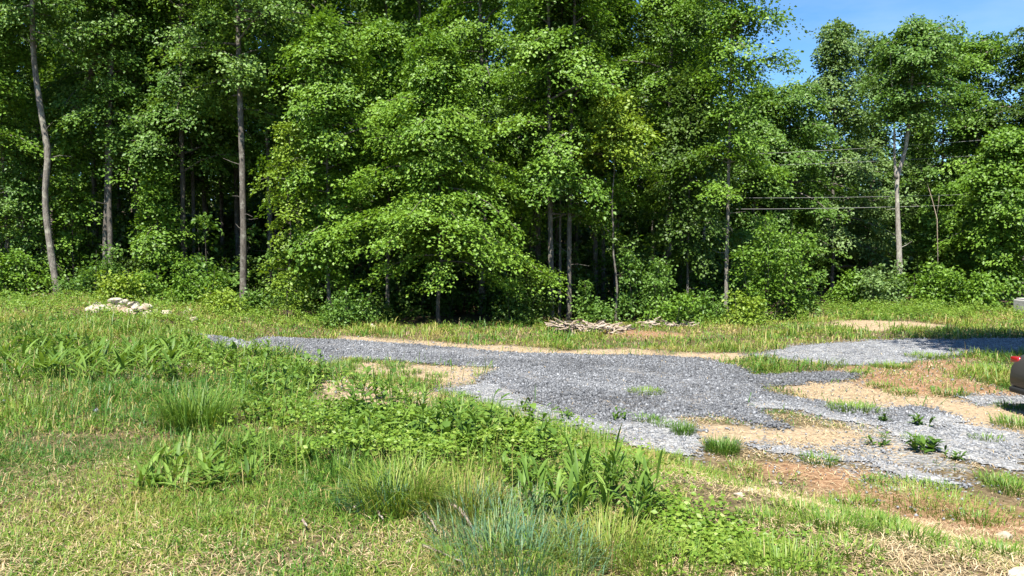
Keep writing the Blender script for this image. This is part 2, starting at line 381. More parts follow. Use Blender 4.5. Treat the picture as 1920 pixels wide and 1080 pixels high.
# loose stones all over the gravel
def stones(P, size, tint, name, rng):
    n = len(P)
    o8 = np.array([[1, 0, 0], [-1, 0, 0], [0, 1, 0], [0, -1, 0], [0, 0, 1], [0, 0, -1]], float)
    f8 = np.array([[0, 2, 4], [2, 1, 4], [1, 3, 4], [3, 0, 4], [2, 0, 5], [1, 2, 5], [3, 1, 5], [0, 3, 5]])
    s3 = size[:, None] * np.stack([0.7 + 0.6 * rng.random(n), 0.6 + 0.5 * rng.random(n), 0.45 + 0.4 * rng.random(n)], -1)
    v = o8[None] * s3[:, None] * (0.75 + 0.5 * rng.random((n, 6, 1))) + (rng.random((n, 6, 3)) - 0.5) * size[:, None, None] * 0.6
    a = rng.random(n) * 2 * pi; c, s = np.cos(a)[:, None], np.sin(a)[:, None]
    v = np.stack([v[..., 0] * c - v[..., 1] * s, v[..., 0] * s + v[..., 1] * c, v[..., 2]], -1) + P[:, None]
    f = f8[None] + (np.arange(n) * 6)[:, None, None]
    o = mesh_obj(name, v.reshape(-1, 3), f.reshape(-1, 3), M['stones'], None, {'tint': np.repeat(tint, 6)})
    return o
rng = np.random.default_rng(3)
n = 460000; px = rng.uniform(-10, 16.5, n); py = rng.uniform(6.8, 23.5, n)
a = m_gravel(px, py); b = m_pale(px, py)
keep = rng.random(n) < np.maximum(a, b * 0.85) ** 1.2 * 0.95 + 0.006 + 0.035 * (np.maximum(m_sand(px, py), m_rust(px, py)) > 0.3) + 0.32 * m_grey(px, py) ** 1.3 * sstep((fnoise(px, py, 0.5, 95) - 0.35) / 0.3)
keep &= np.abs(px) < py * 0.72 + 1.5
px, py, a, b = px[keep], py[keep], a[keep], b[keep]
big = a > b * 0.9
size = np.where(big, rng.gamma(3, 0.0042, len(px)) + 0.006, rng.gamma(3, 0.0030, len(px)) + 0.004)
tint = np.where(big, 0.05 + rng.beta(2.4, 3.0, len(px)) * 0.88, 0.38 + 0.55 * rng.beta(2, 2, len(px))) + 0.35 * (fnoise(px, py, 1.5, 60) - 0.5)
tr = wheel_tracks(px, py); tint = tint - 0.05 + 0.15 * tr; size = size * (1 - 0.35 * tr)
pz = terrain(px, py) + 0.014 + size * 0.3
o = stones(np.stack([px, py, pz], -1), size, np.clip(tint, 0, 1), 'gravel', rng)
tag(o, 'loose blue grey crushed gravel spread over the drive', 'gravel', kind='stuff')
print('stones', len(px))

# ------------------------------------------------------------------ blades and leaves
def blades(P, L, Wd, az, bend, tint, lean=0.25):
    n = len(P); d = np.stack([np.cos(az), np.sin(az), np.zeros(n)], -1); s = np.stack([-np.sin(az), np.cos(az), np.zeros(n)], -1)
    up = np.array([0, 0, 1.0])
    L_ = L[:, None]; W_ = Wd[:, None]; b_ = bend[:, None]
    p1 = P + L_ * (up * (0.55 - 0.15 * b_) + d * (0.08 + 0.38 * b_)); p2 = P + L_ * (up * (0.98 - 0.75 * b_) + d * (0.15 + 0.95 * b_))
    v = np.stack([P - s * W_ * 0.4, P + s * W_ * 0.4, p1 + s * W_ * 0.5, p1 - s * W_ * 0.5, p2], 1)
    k = (np.arange(n) * 5)[:, None]
    f4 = np.array([[0, 1, 2, 3]]) + k; f3 = np.array([[3, 2, 4]]) + k
    return v.reshape(-1, 3), f4, f3, np.repeat(tint, 5)
def blade_obj(name, parts, mat, parent=None):
    V, F4, F3, T = [], [], [], []; n0 = 0
    for v, f4, f3, t in parts:
        V.append(v); F4.append(f4 + n0); F3.append(f3 + n0); T.append(t); n0 += len(v)
    return mesh_obj(name, np.concatenate(V), [np.concatenate(F4), np.concatenate(F3)], mat, parent, {'tint': np.clip(np.concatenate(T), 0, 1)})
def leaves(P, axis, nrm, L, wr, tint, fold=0.18, rng=RNG):
    """folded pointed leaves: base, two shoulders, tip (4 verts, 2 tris)"""
    axis = unit(axis); s = unit(np.cross(axis, nrm)); nn = np.cross(s, axis)
    L_ = L[:, None]
    v = np.stack([P, P + axis * L_ * 0.45 + s * L_ * wr + nn * L_ * fold, P + axis * L_, P + axis * L_ * 0.45 - s * L_ * wr + nn * L_ * fold], 1)
    k = (np.arange(len(P)) * 4)[:, None]
    f = np.concatenate([np.array([[0, 1, 2]]) + k, np.array([[0, 2, 3]]) + k])
    return v.reshape(-1, 3), f, np.repeat(tint, 4)
def sprays(C, N, R, m, leaf, rng, tint0, wr=0.36, droop=0.35, spread=0.55, thick=0.10):
    """flat drooping sprays of m leaves round each centre C"""
    k = len(C); N = unit(N)
    ref = np.where(np.abs(N[:, :1]) < 0.8, np.array([[1.0, 0, 0]]), np.array([[0, 1.0, 0]]))
    e1 = unit(np.cross(N, ref)); e2 = np.cross(N, e1)
    th = rng.random((k, m)) * 2 * pi; rr = np.sqrt(rng.random((k, m)))
    el = 0.65 + 0.7 * rng.random((k, 1))
    cx, cy = rr * np.cos(th) * el, rr * np.sin(th) / el
    rad = (cx[..., None] * e1[:, None] + cy[..., None] * e2[:, None])
    P = C[:, None] + R[:, None, None] * (rad + N[:, None] * (-droop * rr[..., None] ** 2)) + rng.normal(0, 1, (k, m, 3)) * (thick * R[:, None, None])
    nr = unit(N[:, None] + rng.normal(0, spread, (k, m, 3)))
    ax = unit(rad + rng.normal(0, 0.45, (k, m, 3)) + np.array([0, 0, -0.25]))
    ax = unit(ax - nr * np.sum(ax * nr, -1, keepdims=True) * 0.8)
    L = leaf * rng.uniform(0.5, 1.35, (k, m))
    t = np.clip(tint0[:, None] + rng.normal(0, 0.15, (k, m)), 0, 1)
    return leaves(P.reshape(-1, 3), ax.reshape(-1, 3), nr.reshape(-1, 3), L.ravel(), wr, t.ravel(), rng=rng)

def make_crown_data(rng, trunk_pts, H, cb, R, prof, nbr, k, m, leaf, e_lo, e_hi, droop, sr, tb=0.5, rgap=0.0, front=None):
    """branches leave the trunk between heights cb and H; each carries k sprays of m leaves"""
    hz = trunk_pts[:, 2]
    C, N, RR, T, br = [], [], [], [], []
    for i_ in range(nbr):
        q_ = (i_ + rng.random()) / nbr
        h = cb + (H - cb) * q_ ** 0.9
        az = i_ * 2.39996 + rng.normal(0, 0.35)
        L = R * prof(q_) * rng.uniform(0.55, 1.18)
        if rng.random() < rgap: L *= 0.55
        e0 = e_lo + (e_hi - e_lo) * q_ + rng.normal(0, 0.24)
        st = np.array([np.interp(h, hz, trunk_pts[:, 0]), np.interp(h, hz, trunk_pts[:, 1]), h])
        d = np.array([cos(az), sin(az), 0])
        def pos(t): return st + d * L * t * cos(e0) + np.array([0, 0, 1.0]) * L * (sin(e0) * t - droop * t * t)
        br.append(([pos(t) for t in (0, 0.3, 0.6, 0.95)], L))
        ls = np.array([-d[1], d[0], 0]); bt = rng.normal(tb, 0.10)
        for c in range(k):
            t = 0.22 + 0.78 * (c + rng.random()) / k
            off = (rng.random() * 2 - 1) * 0.27 * L * (1.1 - 0.6 * t)
            C.append(pos(t) + ls * off + np.array([0, 0, rng.normal(0, 0.12) - 0.12 * abs(off)]))
            N.append(np.array([0, 0, 1.0]) + d * (0.45 + 0.9 * t * droop) + ls * off * 0.3 + rng.normal(0, 0.16, 3))
            RR.append(sr * rng.uniform(0.65, 1.25)); T.append(bt + rng.normal(0, 0.07))
    return np.array(C), np.array(N), np.array(RR), np.array(T), br

P_ROUND = lambda q: 0.45 + 0.62 * math.sin(pi * min(1, 0.22 + 0.68 * q)) - 0.45 * q
P_OVAL = lambda q: max(0.18, math.sin(pi * (0.16 + 0.76 * q)))
P_CONE = lambda q: 1.05 - 0.85 * q
P_DOME = lambda q: max(0.3, math.sqrt(max(0, 1 - ((q - 0.5) / 0.56) ** 2)))
P_TOP = lambda q: 0.55 + 0.5 * math.sin(pi * min(1, 0.1 + 0.8 * q))

def trunk_line(H, rng, wob=0.12, lean=(0, 0), n=12):
    h = np.linspace(-0.15, H * 0.97, n); t = h / H
    x = lean[0] * t + np.cumsum(rng.normal(0, wob, n)) * 0.35; y = lean[1] * t + np.cumsum(rng.normal(0, wob, n)) * 0.35
    x -= np.interp(0, h, x); y -= np.interp(0, h, y)
    return np.stack([x, y, h], -1)

def make_tree(name, base, label, group=None, H=15, cb=5, R=3, prof=P_ROUND, r0=0.12, nbr=50, k=7, m=44, leaf=0.15,
              mat='maple', bark='bark', e_lo=0.1, e_hi=0.8, droop=0.35, sr=0.62, tb=0.5, seed=0, pts=None, extra_stems=(), lean=(0, 0),
              wob=0.10, add=(), wr=0.38, spread=0.42, rtop=0.25, rgap=0.2):
    rng = np.random.default_rng(1000 + seed); nbr = int(nbr * 0.72); m = int(m * 1.85); leaf *= 0.79
    root = empty(name, base, label, 'tree', group)
    if pts is None: pts = trunk_line(H, rng, wob, lean)
    else: pts = np.asarray(pts, float) - np.asarray(base)[None]
    mb = MB()
    def stem(pts, r0, r1):
        # resample with bark irregularity
        s_ = np.concatenate([[0], np.cumsum(np.linalg.norm(np.diff(pts, axis=0), axis=1))]); n_ = 30
        ss = np.linspace(0, s_[-1], n_); pp = np.stack([np.interp(ss, s_, pts[:, c]) for c in range(3)], -1)
        pp[1:-1] = 0.25 * pp[:-2] + 0.5 * pp[1:-1] + 0.25 * pp[2:]
        t = ss / s_[-1]; rr = r0 * (1 - t) + r1 * t + r0 * 0.55 * np.exp(-ss / 0.22)
        rr = rr * (1 + 0.06 * rng.normal(0, 1, n_))
        mb.tube(pp, rr, 10, 0.14, rng)
    stem(pts, r0, r0 * rtop)
    for _ in range(7):                      # broken twigs and stubs
        h_ = rng.uniform(1.0, cb + 1.5); a_ = rng.random() * 6.28; l_ = rng.uniform(0.12, 0.7)
        q0 = np.array([np.interp(h_, pts[:, 2], pts[:, 0]), np.interp(h_, pts[:, 2], pts[:, 1]), h_]); dd = np.array([cos(a_), sin(a_), rng.uniform(-0.1, 0.7)])
        mb.tube(np.array([q0, q0 + dd * l_ * 0.5, q0 + dd * l_ + rng.normal(0, 0.06, 3)]), [0.016, 0.011, 0.005], 5, cap=False)
    for ep, er in extra_stems: stem(np.asarray(ep, float) - np.asarray(base)[None], er, er * rtop)
    C, N, RR, T, br = make_crown_data(rng, pts, H, cb, R, prof, nbr, k, m, leaf, e_lo, e_hi, droop, sr, tb, rgap)
    for ppp, L in br:
        r_ = max(0.009, min(r0 * 0.45, 0.012 * L)); mb.tube(np.array(ppp), [r_ * 1.3, r_, r_ * 0.6, r_ * 0.25], 5, cap=False)
    # named extra boughs: (height on trunk, azimuth, length, elevation, width, number of sprays)
    Cx, Nx, Rx, Tx = [C], [N], [RR], [T]
    for (h, az, L, e0, wd, ns) in add:
        st = np.array([np.interp(h, pts[:, 2], pts[:, 0]), np.interp(h, pts[:, 2], pts[:, 1]), h]); d = np.array([cos(az), sin(az), 0]); ls = np.array([-d[1], d[0], 0])
        def pos(t): return st + d * L * t * cos(e0) + np.array([0, 0, 1.0]) * L * (sin(e0) * t - droop * t * t)
        mb.tube(np.array([pos(t) for t in (0, 0.3, 0.6, 0.95)]), [0.03, 0.022, 0.014, 0.006], 5, cap=False)
        c_, n_ = [], []
        for q_ in range(ns):
            t = 0.3 + 0.75 * rng.random(); off = rng.uniform(-1, 1) * wd
            c_.append(pos(t) + ls * off + np.array([0, 0, rng.normal(0, 0.15)])); n_.append(np.array([0, 0, 1.0]) + d * 0.4 + rng.normal(0, 0.15, 3))
        Cx.append(np.array(c_)); Nx.append(np.array(n_)); Rx.append(sr * rng.uniform(0.7, 1.2, ns)); Tx.append(np.full(ns, tb + 0.1) + rng.normal(0, 0.07, ns))
    C, N, RR, T = (np.concatenate(q_) for q_ in (Cx, Nx, Rx, Tx))
    mb.build('trunk', M[bark], root)
    v, f, t = sprays(C, N, RR, m, leaf, rng, T, wr, 0.35, spread)
    mesh_obj('crown', v, f, M[mat], root, {'tint': t})
    return root

def pxline(pts, y): return np.array([at(u, v, y) for u, v in pts])

# ------------------------------------------------------------------ the trees along the edge of the woods
b = on(110, 26.6)
pl = pxline([(110, 556), (103, 525), (92, 450), (85, 390), (84, 340), (93, 290), (84, 250), (75, 200), (64, 120), (60, 50), (62, -40), (66, -200)], 26.6); pl[0] = b - [0, 0, .1]
make_tree('crooked_tree', b, 'grey speckled crooked trunk bending in a long S, left end of the wood edge', pts=pl, H=13.5, cb=8.8, R=3.0, r0=0.115, rtop=0.6, mat='mid', bark='pale_bark', seed=1, nbr=36, tb=0.6, prof=P_TOP)
b = on(-6, 27.0)
make_tree('pale_trunk_tree', b, 'straight pale trunk cut by the left edge of the picture', H=13, cb=5.5, R=1.9, r0=0.085, mat='maple', bark='pale_bark', seed=2, nbr=36, wob=0.03)
b = on(206, 28.2)
s2 = pxline([(197, 515), (198, 440), (201, 360), (203, 250), (206, 150), (210, 20), (214, -150)], 28.4)
s1 = pxline([(206, 515), (207, 440), (204, 380), (207, 300), (206, 200), (212, 100), (216, -150)], 28.0); s1[0][2] = b[2] - .1; s2[0][2] = b[2] - .1
make_tree('twin_trunk_tree', b, 'slim tree with two grey stems rising side by side behind the rock heap', pts=s1, extra_stems=[(s2, 0.11)], H=12.5, cb=4.9, R=1.9, r0=0.09, rtop=0.6, mat='mid', seed=3, nbr=44, tb=0.6, prof=P_TOP, bark='bark')
b = on(455, 27.0)
pl = pxline([(456, 570), (457, 480), (456, 400), (454, 300), (450, 180), (447, 100), (446, 0), (446, -200)], 27.0); pl[0] = b - [0, 0, .1]
make_tree('straight_tree', b, 'lone straight grey trunk standing clear before the dark wood, left of the drooping maples', pts=pl, H=13, cb=6.9, R=3.3, r0=0.118, rtop=0.6, mat='mid', seed=4, nbr=44, prof=P_TOP, tb=0.75, k=8)
make_tree('maple_tree', on(618, 26.3), 'bushy light green maple with a pointed top and foliage nearly to the ground', H=10.0, cb=1.6, R=2.35, r0=0.07, nbr=62, k=7, m=50, leaf=0.145, mat='maple', seed=5, tb=0.62, prof=P_OVAL, droop=0.4)
make_tree('sapling_tree', on(540, 25.6), 'slender leafy sapling with thin yellow green tiers left of the bushy maple', H=6.3, cb=0.7, R=1.15, r0=0.03, nbr=34, k=4, m=30, leaf=0.13, mat='yellow', seed=6, tb=0.35, prof=P_OVAL, bark='dark_bark', sr=0.42, rgap=.3)
make_tree('maple_tree', on(728, 27.6), 'maple with a rounded light green crown filling in between the bushy and the drooping maple', H=10.2, cb=2.8, R=2.7, r0=0.08, nbr=56, k=7, m=50, leaf=0.15, mat='maple', seed=7, tb=0.62, prof=P_OVAL)
make_tree('maple_tree', on(822, 25.6), 'broad drooping maple hanging over the drive edge with a dark hollow beneath its boughs', H=8.8, cb=2.5, R=2.9, r0=0.07, nbr=68, k=8, m=50, leaf=0.145, mat='maple', bark='dark_bark', seed=8, tb=0.66, prof=lambda q: 0.72 + 0.4 * math.sin(pi * q) - 0.25 * q, droop=0.5, e_lo=0.15,
          add=[(3.0, -0.15, 3.9, 0.08, 0.45, 12), (3.3, -0.5, 2.9, 0.15, 0.4, 9), (3.6, -2.75, 3.6, 0.32, 0.5, 14), (3.3, -2.3, 2.8, 0.12, 0.4, 9), (4.1, -1.9, 2.6, 0.2, 0.5, 10), (3.7, -1.2, 2.5, 0.22, 0.45, 10), (4.9, 0.1, 2.9, 0.3, 0.45, 12), (5.0, -2.9, 2.9, 0.4, 0.5, 12), (2.1, -0.25, 2.7, 0.1, 0.35, 6), (2.3, -2.85, 2.7, 0.1, 0.35, 7), (1.9, -1.7, 1.5, 0.15, 0.35, 5)])
for (u, y, r, sd, lab, cb, mt, H) in ((1034, 26.6, 0.10, 9, 'left and stoutest of three pale trunks standing close together by the brush pile', 3.6, 'maple', 15),
                                       (1049, 27.2, 0.055, 10, 'thinnest trunk in the middle of the close trio by the brush pile', 4.2, 'dark', 12),
                                       (1067, 26.6, 0.09, 11, 'right trunk of the close trio, dark patched bark, by the brush pile', 3.5, 'maple', 14.5)):
    b = on(u, y)
    make_tree('maple_tree', b, lab, 'trio of trunks by the brush pile', H=H, cb=cb, R=3.1, r0=r, rtop=0.35, mat=mt, seed=sd, nbr=46, k=7, m=46, bark='bark', wob=0.05, lean=(-0.35 if sd == 9 else 0.1, 0), tb=0.55)
make_tree('yellow_maple', on(1155, 26.2), 'small umbrella of yellow green leaves on a thin stem right of the trunk trio', H=7.3, cb=5.7, R=1.75, r0=0.04, nbr=24, k=6, m=44, leaf=0.15, mat='yellow', seed=12, tb=0.55, prof=lambda q: 1.0 - 0.5 * q, droop=0.5, e_lo=0.25, bark='bark')
make_tree('slender_tree', on(1362, 26.8), 'slender pale trunk with boughs reaching into the blue sky gap', H=14.5, cb=5.6, R=1.75, r0=0.07, rtop=0.3, mat='maple', seed=13, nbr=56, k=6, m=42, wob=0.03, prof=P_TOP, bark='pale_bark', tb=0.55, leaf=0.14,
          add=[(8.6, 0.05, 2.3, 0.55, 0.3, 9), (10.0, 0.0, 2.4, 0.6, 0.3, 9), (5.6, 3.0, 1.9, 0.3, 0.5, 12), (5.5, -0.4, 1.6, 0.2, 0.5, 10), (4.6, -2.2, 1.2, 0.2, 0.4, 8)])
make_tree('understory_tree', on(1290, 27.6), 'mid height dark leafed tree left of the slender pale trunk', H=8.5, cb=2.0, R=1.9, r0=0.05, mat='dark', seed=14, nbr=46, k=6, m=40, prof=P_OVAL, tb=0.55, bark='bark')
make_tree('tall_maple', on(905, 29.5), 'tall maple filling the top of the picture right of the drooping maple', H=16.5, cb=4.6, R=3.4, r0=0.13, mat='maple', seed=15, nbr=62, k=7, m=46, tb=0.5)
make_tree('tall_maple', on(1250, 29.5), 'tall full maple whose crown touches the top edge just left of the sky gap', H=16.0, cb=4.2, R=3.3, r0=0.12, mat='maple', seed=16, nbr=62, k=7, m=46, tb=0.5)
make_tree('tall_maple', on(1120, 30.5), 'tall maple standing behind the trunk trio and the yellow umbrella of leaves', H=16.5, cb=5.0, R=3.2, r0=0.12, mat='maple', seed=17, nbr=56, k=7, m=44, tb=0.5)
make_tree('shade_tree', on(505, 30.0), 'dark crowned tree behind the lone straight trunk', H=15, cb=5.5, R=3.3, r0=0.12, mat='mid', seed=18, nbr=54, k=7, m=44, tb=0.6)
make_tree('shade_tree', on(345, 28.6), 'full crowned tree with hanging tiers between twin stems and straight trunk', H=15, cb=4.3, R=3.4, r0=0.11, mat='mid', seed=19, nbr=66, k=7, m=46, tb=0.55, bark='dark_bark', droop=0.42)
make_tree('shade_tree', on(262, 30.2), 'crown of mid green leaves high above the rock heap', H=15, cb=4.4, R=3.3, r0=0.11, mat='maple', seed=20, nbr=54, k=7, m=44, tb=0.5, bark='dark_bark')
make_tree('shade_tree', on(20, 28.5), 'leafy tree behind the crooked trunk at far left', H=14.5, cb=2.4, R=3.2, r0=0.10, mat='maple', seed=21, nbr=60, k=7, m=44, tb=0.5, bark='dark_bark')
for i_, (u, y, H, mt, lab) in enumerate(((138, 28.6, 6.0, 'maple', 'young sapling with open tiers between crooked trunk and twin stems'), (292, 28.0, 4.4, 'maple', 'young sapling with open tiers just right of the twin stems'),
                                   (50, 27.8, 5.8, 'mid', 'young sapling with open tiers at far left beside the crooked trunk'))):
    make_tree('sapling_tree', on(u, y), lab, 'young saplings under the left wood edge', H=H, cb=1.3, R=1.25, r0=0.03, nbr=28, k=5, m=30, leaf=0.14, mat=mt, seed=70 + i_, tb=0.55, prof=P_OVAL, bark='dark_bark', sr=0.45, rgap=.3)
b = on(14, 29.5)
pl = pxline([(4, 470), (20, 440), (45, 410), (68, 385), (82, 340), (100, 280), (128, 230), (158, 170), (190, 90), (215, 0), (235, -120)], 29.5); pl[0][2] = b[2] - .1
make_tree('leaning_tree', b, 'dark trunk leaning far to the right behind the crooked trunk', pts=pl, H=12, cb=7.0, R=2.6, r0=0.19, rtop=0.4, mat='mid', seed=22, nbr=30, bark='bark', prof=P_TOP)

# right hand wood, further off
b = on(1685, 33.4)
pl = pxline([(1688, 565), (1687, 500), (1683, 400), (1681, 330), (1690, 310), (1700, 270), (1705, 210), (1712, 120), (1716, 60)], 33.4); pl[0] = b - [0, 0, .1]
pl2 = pxline([(1681, 335), (1677, 300), (1677, 230), (1672, 150), (1668, 90)], 33.4)
make_tree('forked_tree', b, 'pale bare trunk forking into a Y under a small round crown', pts=pl, extra_stems=[(pl2, 0.06)], H=11.9, cb=8.0, R=2.6, r0=0.125, rtop=0.35, mat='mid', bark='white_bark', seed=30, nbr=52, k=6, m=46, leaf=0.16, prof=P_DOME, e_hi=0.5, tb=0.5, sr=0.6)
RT = [(1560, 39.5, 13.6, 1.6, 4.4, 'silver', P_CONE, 'tall pointed grey green tree, highest tip against the sky right of the gap'),
      (1470, 37.5, 10.0, 1.4, 3.2, 'mid', P_DOME, 'rounded tree at the foot of the sky gap'),
      (1412, 37.0, 9.8, 1.8, 2.6, 'mid', P_DOME, 'smaller tree just right of the slender pale trunk'),
      (1630, 42.0, 13.4, 2.0, 3.8, 'silver', P_DOME, 'grey green tree between the pointed tree and the forked trunk'),
      (1765, 41.0, 13.4, 2.0, 3.6, 'mid', P_DOME, 'tree rising just right of the forked crown'),
      (1832, 39.0, 12.9, 2.2, 3.7, 'maple', P_DOME, 'big round topped light green tree near the right edge'),
      (1935, 37.0, 12.3, 2.6, 3.4, 'dark', P_DOME, 'dark crowned tree at the right edge of the picture'),
      (1868, 33.2, 7.2, 0.8, 2.1, 'maple', P_DOME, 'low broad leafed tree hanging over the wires at the right edge'),
      (1775, 36.8, 5.2, 0.4, 2.0, 'maple', P_DOME, 'low leafy tree right of the forked trunk')]
for i_, (u, y, H, cb, R, mt, pf, lab) in enumerate(RT):
    make_tree('roadside_tree', on(u, y), lab, 'trees of the right hand wood', H=H, cb=cb, R=R, r0=0.10, nbr=78, k=6, m=44, leaf=0.18, mat=mt, seed=40 + i_, prof=pf, tb=0.5, sr=0.6, e_lo=0.15, e_hi=0.75 if mt == 'silver' else 0.55)
# the tree beyond the right edge whose shade lies over the far gravel
make_tree('shade_tree', (12.2, 12.9, float(terrain(12.2, 12.9))), 'tree just past the right edge, known by its shade over the far gravel', H=15.0, cb=9.6, R=4.4, r0=0.2, mat='mid', seed=60, nbr=90, k=8, m=44, leaf=0.22, prof=P_ROUND, sr=0.8)

# ------------------------------------------------------------------ trees deeper in the wood (copies of four)
GB = 'shaded trees standing deeper in the wood'
LB = 'thin shaded trunk with a high crown deeper in the wood'
protos = []
rng = np.random.default_rng(77)
spots = []
for row, y in enumerate((31.5, 34.5, 37.5, 41.0, 45.0)):
    for x in np.arange(-33, 9.0 + row * 0.6, 3.1):
        xx = x + rng.normal(0, 0.7); yy = y + rng.normal(0, 0.7)
        if abs(xx) < yy * 0.75 + 3: spots.append((xx, yy))
for x in np.arange(10, 40, 3.6):
    for y in (47, 52): spots.append((x + rng.normal(0, 0.8), y + rng.normal(0, 1)))
for i_, (x, y) in enumerate(spots):
    p = (x, y, float(terrain(x, y)) - 0.02); right = x > 9.5
    if i_ < 4:
        t = make_tree('woodland_tree', p, LB, GB, H=(15, 16, 14.5, 15.5)[i_], cb=(4.2, 5.2, 3.4, 6)[i_], R=3.0, r0=(0.10, 0.08, 0.06, 0.12)[i_], nbr=46, k=6, m=34, leaf=0.19, mat=('mid', 'dark', 'maple', 'mid')[i_], bark='bark', seed=80 + i_, sr=0.75, wob=0.06)
        protos.append(t)
    else:
        s_ = rng.uniform(0.9, 1.12) * (0.72 if right else 1.0)
        copy_thing(protos[rng.integers(4)], p, rng.random() * 6.28, s_)

# far mass of leaves and stems closing the wood
rng = np.random.default_rng(9)
k_ = 8200
x = rng.uniform(-58, 62, k_); y = rng.uniform(50, 66, k_); lowb = rng.random(k_) < 0.45; y = np.where(lowb, rng.uniform(47.5, 53, k_), y)
z = terrain(x, y) + 0.2 + rng.random(k_) * np.where(lowb, 5.5, np.where(x > 12, 8.5, 14.0))
v, f, t = sprays(np.stack([x, y, z], -1), np.array([0, -0.5, 1.0]) + rng.normal(0, 0.3, (k_, 3)), rng.uniform(0.8, 1.7, k_), 16, 0.5, rng, np.full(k_, 0.4))
o = mesh_obj('far_woodland', v, f, M['dark'], None, {'tint': t}); tag(o, 'dense far wood seen as one dark leafy mass behind the trees', 'woodland', kind='stuff')
mb = MB()

# ------------------------------------------------------------------ shrubs and undergrowth
def make_bush(name, base, label, w, h, mat, seed, group=None, nsp=None, m=30, leaf=0.12, d=None, sr=0.32, tb=0.55, cat='bush', wr=0.34, low=0.12):
    rng = np.random.default_rng(3000 + seed); root = empty(name, base, label, cat, group)
    d = d or w * 0.8; nsp = nsp or int(26 + 26 * w * h)
    mb = MB(); C, N = [], []; nst = int(4 + 2.2 * w)
    per = max(4, nsp // nst)
    for q_ in range(nst):
        bx, by = rng.uniform(-0.40, 0.40) * w, rng.uniform(-0.35, 0.35) * d; hh = h * rng.uniform(0.35, 1.25)
        tip = np.array([bx * rng.uniform(0.9, 1.3) + rng.normal(0, 0.1), by * rng.uniform(0.9, 1.3), hh]); p0 = np.array([bx * 0.35, by * 0.35, -0.08])
        mid = p0 * 0.5 + tip * 0.5 + np.array([bx * 0.15, by * 0.15, 0]); mb.tube(np.array([p0, mid, tip]), [0.016, 0.011, 0.004], 5, cap=False)
        for c_ in range(per):
            t_ = low + (1 - low) * rng.random() ** 0.75; pp = p0 * (1 - t_) ** 2 + 2 * mid * t_ * (1 - t_) + tip * t_ ** 2
            a_ = rng.random() * 6.28; rr_ = 0.30 * w * (1.05 - t_) * rng.random() ** 0.6 + 0.05
            o_ = np.array([cos(a_), sin(a_), 0]); C.append(pp + o_ * rr_ + np.array([0, 0, rng.normal(0, 0.05)])); N.append(np.array([0, 0, 1.0]) + o_ * 0.55 + rng.normal(0, 0.22, 3))
    C, N = np.array(C), np.array(N); nsp = len(C)
    mb.build('stem', M['dark_bark'], root)
    v, f, t = sprays(C, N, sr * rng.uniform(0.7, 1.3, nsp), m, leaf, rng, rng.normal(tb, 0.09, nsp), wr, 0.4, 0.6, 0.16)
    mesh_obj('foliage', v, f, M[mat], root, {'tint': t}); return root
BUSH = [  # u, depth, width, height, material, label
    (22, 25.2, 2.4, 1.5, 'maple', 'low light green bramble bush at the far left edge'),
    (170, 26.0, 1.8, 1.5, 'mid', 'leafy bush beside the crooked trunk foot'),
    (232, 25.0, 2.0, 1.0, 'yellow', 'yellow green bush straight behind the rock heap'),
    (300, 25.6, 1.9, 0.9, 'maple', 'low spreading bush right behind the rock heap'),
    (372, 26.0, 1.7, 1.45, 'maple', 'upright light leafed bush left of the lone straight trunk'),
    (410, 25.2, 1.6, 0.7, 'yellow', 'ankle high yellow green bush before the straight trunk'),
    (487, 26.0, 1.1, 0.75, 'mid', 'small bush at the right foot of the straight trunk'),
    (655, 24.4, 1.5, 1.1, 'mid', 'rounded dark bush at the grass edge below the light maple'),
    (735, 26.6, 1.6, 0.7, 'dark', 'shaded bush under the drooping maple'),
    (960, 25.6, 1.9, 1.0, 'dark', 'dark bush left of the trunk trio'),
    (1010, 26.2, 1.0, 1.8, 'dark', 'tall thin shaded bush against the trunk trio'),
    (1110, 26.0, 1.3, 1.5, 'mid', 'shrub with pale leaves over the brush pile'),
    (1200, 26.8, 2.2, 2.3, 'mid', 'tall shaded shrub in the wood behind the brush pile'),
    (1262, 25.4, 2.1, 0.95, 'maple', 'bright green bush behind the second brush pile'),
    (1332, 26.4, 1.4, 1.1, 'mid', 'bush at the left foot of the slender pale trunk'),
    (1400, 25.8, 1.5, 0.9, 'yellow', 'low yellow green bush right of the slender pale trunk'),
    (1438, 27.0, 2.9, 3.0, 'maple', 'largest light green shrub, round, standing forward right of the slender trunk'),
    (1505, 27.4, 1.6, 1.5, 'mid', 'rounded shrub on the right shoulder of the largest shrub'),
    (1590, 33.0, 2.4, 1.9, 'maple', 'shrub left of the forked trunk foot'),
    (1655, 32.4, 2.6, 1.6, 'silver', 'soft grey green shrub hiding the forked trunk foot'),
    (1728, 32.4, 2.4, 1.7, 'maple', 'shrub right of the forked trunk foot'),
    (1800, 32.2, 2.4, 1.6, 'maple', 'shrub with glossy leaves beyond the far grass near the right edge'),
    (1862, 31.2, 2.0, 1.6, 'maple', 'bright shrub beside the pale block'),
]
for i_, (u, y, w, h, mt, lab) in enumerate(BUSH):
    make_bush('bush', on(u, y), lab, w, h, mt, i_, 'bushes along the wood edge', leaf=0.11 if y < 30 else 0.13)
